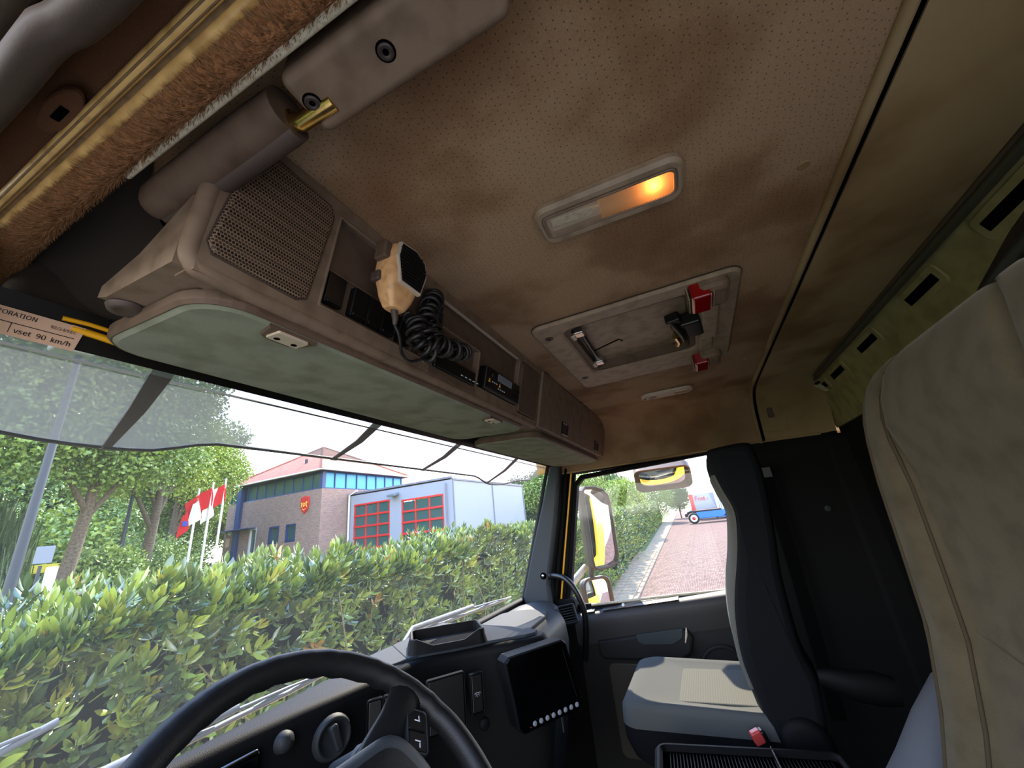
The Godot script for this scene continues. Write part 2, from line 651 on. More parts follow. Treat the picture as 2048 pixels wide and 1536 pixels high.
	M.grey_paint = mat(Color(.45, .47, .50), .5)
	M.dark_post = mat(Color(.13, .16, .19), .5)
	M.gold_paint = mat(Color(.95, .72, .20), .5)
	M.blue_paint = mat(Color(.07, .42, .78), .35)
	M.tyre = mat(Color(.04, .04, .042), .8)
	M.flag_red = mat(Color(.80, .08, .10), .8)
	M.flag_white = mat(Color(.90, .90, .88), .8)
	M.flag_blue = mat(Color(.12, .25, .6), .8)
	for k in ["flag_red", "flag_white", "flag_blue"]:
		M[k].backlight_enabled = true
		M[k].backlight = M[k].albedo_color * .5
	M.yellow_strip = mat(Color(.85, .78, .25), .8)

# ---------------------------------------------------------------- ground
func gy(x: float) -> float:
	return maxf(0.0, x - 12.0) * .02

func kerb_z(x: float) -> float:
	return -2.316 - .033 * (x - 11.9)

func hedge_z(x: float) -> float:
	return -3.5 - .0467 * (x - 16.5)

func strip_rows(xs: Array, z0: Callable, z1: Callable, lift: float) -> Array:
	var rows := []
	for x in xs:
		rows.append(PackedVector3Array([Vector3(x, gy(x) + lift, z0.call(x)), Vector3(x, gy(x) + lift, z1.call(x))]))
	return rows

func ground():
	var xs := [-40.0, -10.0, 0.0, 6.0, 12.0, 20.0, 32.0, 48.0, 90.0]
	var st := S()
	loft(st, strip_rows(xs.slice(2), func(x): return kerb_z(x), func(_x): return 60.0, 0.0))
	var road := struct("floor_road", st, M.road, "brick paved road running away past the passenger window")
	road.name = "road"
	st = S()
	loft(st, strip_rows(xs.slice(0, 3), func(x): return kerb_z(x), func(_x): return 60.0, 0.0))
	struct("apron", st, M.apron, "pale concrete yard on the driver's side of the lorry")
	st = S()
	loft(st, strip_rows(xs, func(x): return hedge_z(x) + .3, func(x): return kerb_z(x) - .1, .05))
	var pv := struct("pavement", st, M.slab, "sunlit pavement between hedge and brick road")
	# slabs one by one as far as they can be told apart, then kerb stones
	var rng := RandomNumberGenerator.new()
	rng.seed = 2
	for i in 30:
		var x := 8.6 + i * .5
		for k in 2:
			var s := S()
			var z := kerb_z(x) - .38 - k * .5
			box(s, Vector3(x, gy(x) + .062 + rng.randf_range(0, .006), z), Vector3(.485, .05, .485), .008)
			obj("slab", s, M.slab, pv)
	var ks := S()
	loft(ks, strip_rows(xs, func(x): return kerb_z(x) - .1, func(x): return kerb_z(x), .045))
	var kb := struct("kerb", ks, M.kerb, "pale kerb along the brick road")
	for i in 22:
		var x := 8.5 + i * .9
		var s := S()
		box(s, Vector3(x, gy(x) + .03, kerb_z(x) - .055), Vector3(.885, .07, .11), .01, Vector3(0, .033, 0))
		obj("kerb_stone", s, M.kerb, kb)
	st = S()
	loft(st, strip_rows(xs, func(_x): return -90.0, func(x): return hedge_z(x) + .3, .0))
	struct("lawn", st, M.grass, "grass and yard beyond the hedge")

# ---------------------------------------------------------------- cab
func side_profile(z: float) -> PackedVector3Array:
	var p := PackedVector3Array()
	for q in [[-.985, 2.86], [-.4, 2.86], [.3, 2.86], [.72, 2.86], [.80, 2.856], [.86, 2.842], [.91, 2.815], [.945, 2.775], [.975, 2.715], [1.0, 2.64]]:
		p.append(Vector3(q[0], q[1], z))
	return p

func cab_shell():
	var st := S()
	plate(st, down(0, 2.86, 0), -.985, -.74, .72, .316, [[-.232, -.214, .120, .086]], -.03, 0.0)
	var curved := []
	for z in [-.74, -.4, 0.0, .316]:
		curved.append(side_profile(z).slice(3))
	sheet(st, curved, Vector3(0, .03, 0))
	var ce := struct("ceiling", st, M.headliner, "stained perforated vinyl headlining of the cab")
	st = S()
	var lip := []
	for p in side_profile(.311):
		lip.append(p + Vector3(0, -.002, 0))
	tube(st, smooth(lip, 4), .008, 8)
	obj("lip", st, M.headliner_plain, ce)
	st = S()
	for dz in [.323]:
		var gr := []
		for p in side_profile(dz):
			gr.append(p + Vector3(0, .004, 0))
		tube(st, smooth(gr, 4), .0065, 8)
	obj("seam", st, M.hole, ce)
	for d in [[-.517, .255], [.38, .252]]:
		st = S()
		prism(st, disc(0, 0, .0085, 16), Transform3D(Basis(Vector3.RIGHT, Vector3.BACK, Vector3.DOWN), Vector3(d[0], 2.8605, d[1])), 0, .0025, .001)
		obj("button", st, M.headliner_plain, ce)
	st = S()
	sheet(st, [side_profile(.33), side_profile(.45), side_profile(.6)], Vector3(0, .03, 0))
	var c2 := struct("ceiling_rear", st, M.headliner_plain, "rear strip of headlining behind the seam")
	c2.name = "ceiling_001"
	# roof skin and the front above the windscreen
	st = S()
	box(st, Vector3(0, 2.95, -.06), Vector3(2.24, .03, 1.5), .012)
	box(st, Vector3(0, 2.85, -.80), Vector3(2.24, .17, .03), .012)
	box(st, Vector3(0, 2.84, .74), Vector3(2.24, .22, .03), .012)
	box(st, Vector3(1.115, 2.82, .06), Vector3(.03, .28, 1.4), .012)
	box(st, Vector3(-1.14, 2.86, .06), Vector3(.03, .19, 1.4), .012)
	struct("roof", st, M.yellow, "yellow roof skin of the lorry cab")
	# yellow flank outside the passenger door, seen in the mirrors
	st = S()
	plate(st, Transform3D(Basis(Vector3.BACK, Vector3.UP, Vector3.LEFT), Vector3(1.13, 0, 0)), -.80, 1.05, .76, 2.8, [[-.85, 1.93, .13, 2.67]], -.015, .015)
	plate(st, Transform3D(Basis(Vector3.BACK, Vector3.UP, Vector3.LEFT), Vector3(1.13, 0, 0)), -1.02, .76, -.80, 1.93, [], -.015, .015)
	box(st, Vector3(1.05, 2.3, .74), Vector3(.16, 1.2, .03), .01)
	box(st, Vector3(0, 1.6, -1.02), Vector3(2.26, .82, .04), .015)
	struct("wall_outer", st, M.yellow, "yellow outer skin of the lorry cab")
	st = S()
	box(st, Vector3(0, 1.28, -.1), Vector3(2.2, .06, 1.8), .01)
	struct("floor", st, M.black_matt, "dark cab floor")
	st = S()
	box(st, Vector3(0, 1.65, -.96), Vector3(2.2, .78, .04), .01)
	box(st, Vector3(1.03, 1.65, -.84), Vector3(.07, .74, .30), .01)
	box(st, Vector3(1.06, 1.65, -.3), Vector3(.03, .68, .84), .005)
	struct("wall_front", st, M.black_matt, "dark bulkhead below the dashboard")
	# driver's side behind the open door
	st = S()
	box(st, Vector3(-1.07, 2.1, .66), Vector3(.1, 1.64, .2), .03)
	box(st, Vector3(-1.08, 1.30, -.1), Vector3(.08, .10, 1.7), .02)
	struct("wall_left", st, M.door, "driver's side door post and sill")
	st = S()
	prism(st, PackedVector2Array([Vector2(-.98, 1.3), Vector2(-.96, 2.05), Vector2(-.86, 2.30), Vector2(-.70, 2.75), Vector2(-.64, 2.75), Vector2(-.74, 2.38), Vector2(-.80, 2.1), Vector2(-.80, 1.3)]), side_xf(-1.03), 0, .07, .01)
	struct("trim_18", st, M.pillar, "windscreen pillar on the driver's side")
	# windscreen header inside
	st = S()
	box(st, Vector3(0, 2.775, -.73), Vector3(2.0, .13, .06), .02)
	struct("trim_1", st, M.liner, "header rail above the windscreen")
	st = S()
	tube(st, [Vector3(-.95, 2.7145, -.698), Vector3(-.925, 2.7165, -.698), Vector3(-.89, 2.7155, -.698)], .0035, 6)
	tube(st, [Vector3(-.94, 2.7045, -.698), Vector3(-.915, 2.7035, -.698), Vector3(-.87, 2.700, -.698)], .005, 6)
	struct("trim_17", st, M.yellow, "yellow painted metal in the gap at the driver's end of the header")
	# passenger side: door post of dark cloth, light cheek above it
	st = S()
	plate(st, Transform3D(Basis(Vector3.BACK, Vector3.UP, Vector3.LEFT), Vector3(1.03, 0, 0)), .10, 1.3, .60, 2.645, [], -.03, .03)
	box(st, Vector3(1.03, 2.0, .62), Vector3(.09, 1.26, .16), .02)
	struct("wall_right", st, M.cloth_dark, "dark cloth side wall behind the passenger door")
	st = S()
	tube(st, [Vector3(1.0, 2.64, -.66), Vector3(1.0, 2.642, 0), Vector3(1.0, 2.645, .3), Vector3(.999, 2.64, .54)], .006, 8)
	struct("trim_2", st, M.headliner_plain, "pale lip where the headlining ends above the passenger door")
	st = S()
	box(st, Vector3(1.07, 2.70, -.1), Vector3(.12, .13, 1.3), .01)
	struct("wall_right_upper", st, M.black_matt, "roof rail over the passenger door").name = "trim_3"
	# passenger windscreen pillar: rubber, grey trim, black door frame, yellow edge
	var P := Transform3D(Basis(Vector3.BACK, Vector3.UP, Vector3.LEFT), Vector3(.985, 0, 0))
	st = S()
	var pl := PackedVector2Array([Vector2(-.935, 1.97), Vector2(-.945, 2.05), Vector2(-.86, 2.29), Vector2(-.69, 2.72), Vector2(-.645, 2.71), Vector2(-.722, 2.38), Vector2(-.785, 2.16), Vector2(-.80, 2.10), Vector2(-.80, 1.97)])
	prism(st, pl, P, -.04, .045, .012)
	var pil := struct("trim_4", st, M.pillar, "grey plastic trim on the passenger windscreen pillar")
	st = S()
	lathe(st, [[.0, .0], [.016, 0], [.016, .003], [.0, .004]], Transform3D(Basis(Vector3.UP, Vector3.LEFT, Vector3.BACK), Vector3(.938, 2.142, -.818)), 16)
	obj("screw_recess", st, M.hole, pil)
	st = S()
	lathe(st, [[.0, .006], [.007, .006], [.008, .0], [.0, .0]], Transform3D(Basis(Vector3.UP, Vector3.LEFT, Vector3.BACK), Vector3(.936, 2.143, -.818)), 12)
	obj("screw", st, M.steel, pil)
	st = S()
	tube(st, [Vector3(.96, 2.03, -.955), Vector3(.96, 2.3, -.862), Vector3(.96, 2.72, -.712)], .010, 8)
	struct("trim_5", st, M.black_matt, "black rubber edge between windscreen and pillar")
	st = S()
	prism(st, PackedVector2Array([Vector2(-.84, 1.9), Vector2(-.84, 2.05), Vector2(-.735, 2.38), Vector2(-.66, 2.70), Vector2(-.592, 2.70), Vector2(-.60, 2.63), Vector2(-.755, 1.98), Vector2(-.755, 1.9)]), side_xf(1.035), -.03, .0, .006)
	tube(st, [Vector3(1.0, 1.98, -.80), Vector3(1.0, 2.2, -.748), Vector3(1.0, 2.4, -.695), Vector3(1.0, 2.68, -.63)], .009, 8)
	struct("trim_6", st, M.black_matt, "black door seal beside the passenger pillar")
	st = S()
	tube(st, [Vector3(1.03, 1.97, -.782), Vector3(1.03, 2.2, -.727), Vector3(1.03, 2.45, -.664), Vector3(1.03, 2.66, -.612)], .0055, 8)
	struct("trim_7", st, M.yellow, "yellow painted pillar edge beside the passenger window")

func windscreen():
	# sloping glass from the header to the dashboard
	var top := Vector3(0, 2.73, -.697)
	var low := Vector3(0, 2.0, -.960)
	var st := S()
	var rows := []
	for k in 7:
		var p := top.lerp(low, k / 6.0)
		var row := PackedVector3Array()
		for j in 13:
			var x := -1.03 + 2.06 * j / 12.0
			row.append(Vector3(x, p.y, p.z))
		rows.append(row)
	loft(st, rows)
	var ws := struct("window_1", st, M.glass, "windscreen")
	st = S()
	var dust := []
	for r in rows:
		var row := PackedVector3Array()
		for p in r:
			row.append(p + Vector3(0, -.001, -.003))
		dust.append(row)
	loft(st, dust)
	obj("dust_film", st, M.film, ws)
	# black printed band along the top of the glass
	var dn := (low - top).normalized()
	var nrm := Vector3(0, -dn.z, dn.y)
	st = S()
	var b := []
	for q in [[0.0, .003], [.052, .003]]:
		var row := PackedVector3Array()
		for j in 9:
			row.append(Vector3(-1.02 + 2.0 * j / 8.0, top.y + dn.y * q[0], top.z + dn.z * q[0] + q[1]))
		b.append(row)
	sheet(st, b, nrm * -.002)
	struct("trim_8", st, M.frit, "black printed band along the top edge of the windscreen")
	# yellow roof lip seen through the glass at the driver's end
	st = S()
	tube(st, [Vector3(-1.05, 2.738, -.80), Vector3(-.85, 2.742, -.80), Vector3(-.6, 2.745, -.80)], .011, 8)
	tube(st, [Vector3(-1.05, 2.712, -.775), Vector3(-.85, 2.716, -.775), Vector3(-.6, 2.72, -.775)], .008, 8)
	struct("trim_9", st, M.yellow, "yellow roof lip outside the top of the windscreen")
	# sticker
	var sx := Transform3D(Basis(Vector3.RIGHT, -dn, Vector3(0, 0, 1).slide(dn).normalized()), Vector3(-.93, 2.680, -.704))
	var s := thing("sticker", Vector3(-.93, 2.68, -.704), "beige printed sticker on the top left corner of the windscreen", "sticker")
	st = S()
	prism(st, PackedVector2Array([Vector2(-.16, -.004), Vector2(0, -.004), Vector2(.003, .029), Vector2(-.16, .029)]), sx, 0, .0006)
	obj("paper", st, M.paper, s)
	var at := func(x, y): return Transform3D(sx.basis, sx * Vector3(x, y, .0012))
	words("print", "TRUCK CORPORATION", .0068, at.call(-.108, .0225), M.ink, s)
	words("print", "GOTEBORG", .0055, at.call(-.108, .0165), M.ink_pale, s)
	words("print", "92/24/EEC", .0052, at.call(-.028, .0195), M.ink_pale, s)
	words("print", "vset  90  km/h", .0078, at.call(-.054, .0035), M.ink, s)
	st = S()
	prism(st, PackedVector2Array([Vector2(-.15, .0115), Vector2(-.004, .0115), Vector2(-.004, .0124), Vector2(-.15, .0124)]), sx, 0, .0012)
	prism(st, PackedVector2Array([Vector2(-.058, .0), Vector2(-.0574, .0), Vector2(-.0574, .0115), Vector2(-.058, .0115)]), sx, 0, .0012)
	obj("print", st, M.ink, s)
	# outer sun visor of smoked plastic on four brackets
	var v := thing("sun_visor", Vector3(0, 2.7, -.85), "smoky translucent outer sun visor above the windscreen, wavy lower edge", "sun visor")
	var low_edge := func(x):
		var a: float = absf(x)
		var dip := smoothstep(.58, .74, a) * .032 - smoothstep(.80, 1.15, a) * .035
		return Vector3(x, 2.647 - dip, -.98 + .05 * smoothstep(.85, 1.2, a))
	rows = []
	for k in 6:
		var row := PackedVector3Array()
		for j in 61:
			var x := -1.18 + 2.36 * j / 60.0
			var e: Vector3 = low_edge.call(x)
			var h := Vector3(x, 2.722, -.758)
			var p := h.lerp(e, k / 5.0)
			p.y -= .006 * sin(PI * k / 5.0)
			row.append(p)
		rows.append(row)
	st = S()
	loft(st, rows)
	obj("shade", st, M.smoke, v)
	var edge := []
	var crease := []
	for j in 61:
		var x := -1.18 + 2.36 * j / 60.0
		edge.append(low_edge.call(x))
		crease.append(Vector3(x, 2.703, -.805))
	st = S()
	tube(st, edge, .0042, 6)
	obj("rim", st, M.smoke_edge, v)
	st = S()
	tube(st, crease, .0022, 6)
	obj("crease", st, M.smoke_edge, v)
	for x in [-.80, -.285, .15, .68]:
		st = S()
		var wt := .018
		var e: Vector3 = low_edge.call(x + .02)
		var q := [Vector3(x - wt, 2.735, -.748), Vector3(x + wt, 2.735, -.748), Vector3(e.x + .006, e.y - .001, e.z + .005), Vector3(e.x - .006, e.y - .001, e.z + .005)]
		sheet(st, [PackedVector3Array([q[0], q[1]]), PackedVector3Array([q[0].lerp(q[3], .5) + Vector3(0, -.012, 0), q[1].lerp(q[2], .5) + Vector3(0, -.012, 0)]), PackedVector3Array([q[3], q[2]])], Vector3(0, -.004, 0))
		var br := obj("bracket", st, M.bracket, v)
		st = S()
		box(st, e + Vector3(.004, -.003, .006), Vector3(.022, .006, .014), .002)
		obj("clip", st, M.smoke_edge, br)
	# wipers outside the glass
	wiper("windscreen wiper arm and blade lying low behind the steering wheel", Vector3(-.72, 2.072, -.99), Vector3(-.22, 2.09, -.99), Vector3(-.78, 2.04, -1.0))
	wiper("windscreen wiper rising behind the dashboard tray toward the pillar", Vector3(.10, 2.092, -.985), Vector3(.93, 2.052, -1.01), Vector3(.02, 2.03, -1.0))
	wiper("windscreen wiper tip at the lower left corner of the glass", Vector3(-1.0, 2.135, -.955), Vector3(-.765, 2.195, -.948), Vector3(-1.1, 2.1, -.97))

func wiper(label: String, a: Vector3, b: Vector3, root: Vector3):
	var w := thing("wiper", a, label, "wiper", "windscreen wipers")
	var up := Vector3(0, .9, .33).normalized()
	var m := a.lerp(b, .5)
	var st := S()
	tube(st, [root, a + up * .018, m + up * .022], [.010, .009, .008], 8)
	obj("arm", st, M.wiper, w)
	st = S()
	tube(st, [a, a.lerp(b, .25) - up * .002, m, a.lerp(b, .75) - up * .002, b], .0055, 6)
	obj("blade", st, M.wiper, w)
	st = S()
	for k in [[.08, .42], [.58, .92]]:
		tube(st, [a.lerp(b, k[0]) + up * .003, a.lerp(b, (k[0] + k[1]) / 2) + up * .010, a.lerp(b, k[1]) + up * .003], .003, 6)
	tube(st, [a.lerp(b, .25) + up * .010, m + up * .016, a.lerp(b, .75) + up * .010], .0035, 6)
	obj("yoke", st, M.wiper, w)

func zt(st, pts: Array, r, sides := 10):
	tube(st, pts, r, sides)

func lintel():
	# head of the open driver's door, from inside out: white strip, felt roll, gold strip, dark felt, rubber seal
	var st := S()
	var rows := []
	for z in [.66, .2, -.2, -.5, -.80]:
		rows.append(PackedVector3Array([Vector3(-1.14, 2.79, z), Vector3(-1.10, 2.795, z), Vector3(-1.05, 2.79, z), Vector3(-1.0, 2.795, z), Vector3(-.985, 2.86, z)]))
	sheet(st, rows, Vector3(0, .03, 0))
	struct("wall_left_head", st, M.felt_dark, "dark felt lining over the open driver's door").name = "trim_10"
	st = S()
	var roll := smooth([Vector3(-1.013, 2.790, .6), Vector3(-1.013, 2.789, .2), Vector3(-1.013, 2.788, -.2), Vector3(-1.013, 2.787, -.5), Vector3(-1.012, 2.783, -.66), Vector3(-1.008, 2.77, -.73), Vector3(-1.0, 2.745, -.76), Vector3(-.985, 2.722, -.752)], 6)
	tube(st, roll, .0165, 12)
	var fe := struct("felt", st, M.felt, "brown felt roll edging the headlining over the driver's door")
	fe.name = "trim_11"
	# short pile on the side that is seen
	var rng := RandomNumberGenerator.new()
	rng.seed = 13
	st = S()
	T(st, Vector3(-.0005, 0, 0), Vector3(.0005, 0, 0), Vector3(.0002, .008, 0))
	T(st, Vector3(0, 0, -.0005), Vector3(0, 0, .0005), Vector3(0, .008, .0002))
	var hairs := []
	for i in 15000:
		var f := rng.randf_range(.22, .999) * (roll.size() - 1)
		var k := int(f)
		var p: Vector3 = roll[k].lerp(roll[k + 1], f - k)
		var t: Vector3 = (roll[k + 1] - roll[k]).normalized()
		var side := t.cross(Vector3.UP).normalized()
		var up := side.cross(t)
		var a := rng.randf_range(-PI * .95, -.12)
		var rad := side * cos(a) + up * sin(a)
		var tan := side * -sin(a) + up * cos(a)
		var d := (rad * rng.randf_range(.25, .7) + tan * rng.randf_range(.5, 1.0) * -1.0 + t * rng.randf_range(-.35, .35)).normalized()
		hairs.append([Transform3D(Basis(Quaternion(Vector3.UP, d)), p + rad * .0160), rng.randf(), p])
	scatter("pile", fe, st.commit(), hairs, {}, M.pile, func(r): return Color(.36, .18, .075).lerp(Color(.74, .47, .24), r))
	st = S()
	var ex := []
	for z in [.6, .0, -.4, -.78]:
		ex.append(z)
	for q in [[-1.0430, 2.778, .0055], [-1.0285, 2.781, .0052]]:
		tube(st, ex.map(func(z): return Vector3(q[0], q[1], z)), q[2], 10)
	var g := struct("gold", st, M.gold, "worn tan weather strip along the top of the door opening")
	g.name = "trim_12"
	st = S()
	for x in [-1.0358]:
		box(st, Vector3(x, 2.783, -.09), Vector3(.016, .006, 1.38), .001)
	obj("channel", st, M.gold_dark, g)
	st = S()
	for dx in [-1.0455, -1.0410]:
		tube(st, [Vector3(dx, 2.7735, .6), Vector3(dx, 2.7735, -.78)], .0011, 5)
	obj("groove", st, M.gold_dark, g)
	st = S()
	box(st, Vector3(-.9945, 2.800, -.0), Vector3(.0135, .045, .92), .003, Vector3(0, 0, -.25))
	struct("white", st, M.white_strip, "pale scuffed strip beside the felt roll").name = "trim_13"
	st = S()
	zt(st, smooth([Vector3(-1.078, 2.752, .3), Vector3(-1.080, 2.75, -.2), Vector3(-1.082, 2.751, -.30), Vector3(-1.088, 2.746, -.335), Vector3(-1.088, 2.745, -.42), Vector3(-1.092, 2.74, -.7)], 6), .013, 10)
	zt(st, [Vector3(-1.104, 2.765, .3), Vector3(-1.104, 2.765, -.7)], .012, 10)
	zt(st, [Vector3(-1.11, 2.72, .3), Vector3(-1.112, 2.72, -.7)], .010, 10)
	struct("seal", st, M.rubber, "grey rubber seals round the open driver's door").name = "trim_14"
	# drop-shaped clip between seal and strip
	st = S()
	var cx := Transform3D(Basis(Vector3.BACK, Vector3.LEFT, Vector3.DOWN), Vector3(-1.0555, 2.782, -.425))
	prism(st, disc(0, 0, .034, 20, .010), cx, 0, .006, .003)
	var c = single("trim_clip", st, M.felt_dark, "brown oval trim clip with a slot above the tan weather strip", "clip")
	st = S()
	prism(st, rr(-.010, -.003, .010, .003, .001), cx, .006, .0066)
	obj("slot", st, M.hole, c)
	# corner lining between roof side, pillar and header
	st = S()
	rows = []
	var rim := smooth([Vector3(-.999, 2.795, -.2), Vector3(-.999, 2.790, -.45), Vector3(-.999, 2.785, -.62), Vector3(-.994, 2.765, -.71), Vector3(-.98, 2.728, -.735), Vector3(-.94, 2.706, -.725), Vector3(-.88, 2.70, -.715), Vector3(-.75, 2.70, -.71)], 6)
	var inn := smooth([Vector3(-.975, 2.858, -.2), Vector3(-.975, 2.858, -.45), Vector3(-.96, 2.855, -.52), Vector3(-.94, 2.85, -.56), Vector3(-.92, 2.84, -.58), Vector3(-.90, 2.82, -.58), Vector3(-.86, 2.80, -.58), Vector3(-.75, 2.79, -.58)], 6)
	for k in 6:
		var row := PackedVector3Array()
		for i in rim.size():
			var p: Vector3 = rim[i].lerp(inn[i], k / 5.0)
			p += Vector3(-.012, .012, -.02) * sin(PI * k / 5.0)
			row.append(p)
		rows.append(row)
	sheet(st, rows, Vector3(-.01, .012, -.008))
	struct("corner", st, M.liner, "hollow corner lining above the driver's pillar").name = "trim_15"
	# grab handle: cover with screws, bright rod, padded grip with a slit
	var h := thing("grab_rail", Vector3(-.955, 2.8, -.15), "brown roof grab rail over the driver's door, boxy screwed cover and rounded grip", "grab rail")
	st = S()
	rbox(st, Transform3D(Basis.from_euler(Vector3(0, 0, -.10)), Vector3(-.953, 2.806, -.148)), Vector3(.056, .05, .206), .010)
	var cv := obj("cover", st, M.console, h)
	for z in [-.236, -.150, -.058]:
		st = S()
		lathe(st, [[.0, 0], [.0085, 0], [.0085, .0012], [.0, .0012]], Transform3D(Basis(Vector3.RIGHT, Vector3.DOWN, Vector3.BACK), Vector3(-.957, 2.7815, z)), 16)
		obj("screw_recess", st, M.hole, cv)
		st = S()
		lathe(st, [[.0028, .0016], [.0055, .0030], [.0070, .0016], [.0070, 0]], Transform3D(Basis(Vector3.RIGHT, Vector3.DOWN, Vector3.BACK), Vector3(-.957, 2.7812, z)), 16)
		obj("screw", st, M.screw, cv)
	st = S()
	tube(st, [Vector3(-.947, 2.785, -.22), Vector3(-.947, 2.785, -.262), Vector3(-.949, 2.788, -.272), Vector3(-.952, 2.795, -.276)], .0085, 12)
	obj("rod", st, M.brass, h)
	st = S()
	var gp := []
	for k in 7:
		gp.append(Vector3(-.957, 2.797 - .006 * k / 6.0, lerpf(-.272, -.478, k / 6.0)))
	gp.append(Vector3(-.957, 2.791, -.490))
	gp.append(Vector3(-.957, 2.791, -.496))
	tube(st, gp, [.021, .022, .0225, .0225, .0225, .0225, .022, .018, .010], 18)
	obj("grip", st, M.console_dark, h)
	st = S()
	var g2 := []
	for k in 7:
		g2.append(Vector3(-.9455, 2.788 - .006 * k / 6.0, lerpf(-.272, -.478, k / 6.0)))
	g2.append(Vector3(-.9455, 2.781, -.488))
	tube(st, g2, [.0135, .014, .0145, .0145, .0145, .0145, .0145, .010], 14)
	obj("grip_edge", st, M.rubber, h)

# ---------------------------------------------------------------- overhead console
func cy(y: float) -> float:
	return (y - 2.86) * 1.031

func body_outline() -> PackedVector2Array:
	return PackedVector2Array([Vector2(-.380, 2.858), Vector2(-.424, 2.682), Vector2(-.432, 2.679), Vector2(-.60, 2.690), Vector2(-.64, 2.71), Vector2(-.66, 2.858)])

func side_xf(x: float) -> Transform3D:
	return Transform3D(Basis(Vector3.BACK, Vector3.UP, Vector3.LEFT), Vector3(x, 0, 0))

func console():
	var c := thing("overhead_console", Vector3(-.48, 2.68, -.45), "long brown overhead console with speaker grille, switches and radio slots", "console")
	var st := S()
	prism(st, body_outline(), side_xf(-.80), 0.0, -.799, .004)
	prism(st, PackedVector2Array([Vector2(-.380, 2.858), Vector2(-.424, 2.682), Vector2(-.445, 2.682), Vector2(-.42, 2.858)]), side_xf(-.945), 0.0, -.2, .004)
	prism(st, PackedVector2Array([Vector2(-.410, 2.765), Vector2(-.424, 2.684), Vector2(-.555, 2.690), Vector2(-.578, 2.698), Vector2(-.575, 2.712), Vector2(-.50, 2.726), Vector2(-.44, 2.752)]), side_xf(-.958), 0.0, -.12, .008)
	obj("body", st, M.console, c)
	# face with the openings for the switch recess and the locker
	var R := [-.803, cy(2.706), -.168, cy(2.839)]
	var R2 := [-.150, cy(2.695), -.014, cy(2.841)]
	st = S()
	plate(st, CON, -.945, cy(2.678), -.002, cy(2.8585), [R, R2], -.016, 0.0)
	tube(st, smooth([CON * Vector3(-.946, cy(2.8585), -.009), CON * Vector3(-.949, cy(2.76), -.010), CON * Vector3(-.949, cy(2.705), -.010), CON * Vector3(-.943, cy(2.688), -.010), CON * Vector3(-.925, cy(2.683), -.009), CON * Vector3(-.85, cy(2.682), -.009), CON * Vector3(-.4, cy(2.682), -.009), CON * Vector3(-.002, cy(2.682), -.009)], 5), .0105, 12)
	var face := obj("face", st, M.console, c)
	st = S()
	plate(st, CON, R[0], R[1], R[2], R[3], [], -.018, -.0125)
	obj("recess", st, M.console_dark, c)
	st = S()
	frame(st, rr(R[0] - .002, R[1] - .002, R[2] + .002, R[3] + .002, .004), rr(R[0] + .002, R[1] + .002, R[2] - .002, R[3] - .002, .003), CON, -.002, .0022, .0012)
	obj("recess_edge", st, M.console, c)
	# inner frame round the switches, second frame round the radio bay
	st = S()
	frame(st, rr(-.8005, cy(2.7085), -.604, cy(2.764), .003), rr(-.7985, cy(2.711), -.606, cy(2.7625), .003), CON, -.0125, -.006, .001)
	frame(st, rr(-.578, cy(2.699), -.383, cy(2.787), .004), rr(-.573, cy(2.703), -.388, cy(2.784), .003), CON, -.0125, .003, .001)
	obj("switch_frame", st, M.console, c)
	for sx in [-.796, -.750, -.7185, -.687, -.645]:
		st = S()
		prism(st, rr(sx, cy(2.7155), sx + .0305, cy(2.7595), .0025), CON, -.0125, -.002, .0018)
		var sw := obj("switch", st, M.black, c)
		st = S()
		prism(st, rr(sx + .002, cy(2.7165), sx + .0285, cy(2.722), .002), CON, -.002, .0022, .0015)
		obj("ledge", st, M.black, sw)
	# speaker
	st = S()
	var g := []
	var o := PackedVector2Array([Vector2(-.941, cy(2.712)), Vector2(-.934, cy(2.702)), Vector2(-.835, cy(2.699)), Vector2(-.8225, cy(2.706)), Vector2(-.8135, cy(2.83)), Vector2(-.822, cy(2.842)), Vector2(-.905, cy(2.846)), Vector2(-.928, cy(2.838))])
	var og := inset(o, .0)
	prism(st, og, CON, -.004, .0045, .003)
	obj("speaker_grille", st, M.grille, c)
	st = S()
	frame(st, inset(o, -.0022), inset(o, -.0003), CON, -.002, .0006, .0003)
	obj("speaker_groove", st, M.rubber, c)
	# locker door
	st = S()
	prism(st, rr(R2[0] + .0025, R2[1] + .0025, R2[2] - .0025, R2[3] - .0025, .009), CON, -.014, .003, .003)
	obj("locker_door", st, M.console_dark, c)
	st = S()
	plate(st, CON, R2[0], R2[1], R2[2], R2[3], [], -.02, -.014)
	obj("locker_gap", st, M.hole, c)
	# tongue under the radio bay and the bright lip of the recess
	st = S()
	prism(st, rr(-.565, cy(2.684), -.395, cy(2.7), .004), CON, -.004, .006, .002)
	obj("tongue", st, M.console_dark, c)
	st = S()
	box(st, CON * Vector3(-.365, cy(2.8375), -.004), Vector3(.375, .004, .009), .0015, Vector3(.25, 0, 0))
	obj("recess_lip", st, M.grey_light, c)
	# radio in its bay
	var r := thing("radio", CON * Vector3(-.48, cy(2.71), 0), "slim black radio in the console bay behind the coiled cord", "radio")
	st = S()
	rbox(st, CON * Transform3D(Basis.IDENTITY, Vector3(-.475, cy(2.716), -.002)), Vector3(.150, .030, .022), .003)
	var rb := obj("case", st, M.black, r)
	for k in 5:
		st = S()
		rbox(st, CON * Transform3D(Basis.IDENTITY, Vector3(-.455 + k * .016, cy(2.710), .0095)), Vector3(.008, .0022, .002), .0008)
		obj("button", st, M.mark, rb)
	# recorder
	var t := thing("tachograph", CON * Vector3(-.265, cy(2.707), 0), "black recorder unit with a small display set into the console", "recorder")
	st = S()
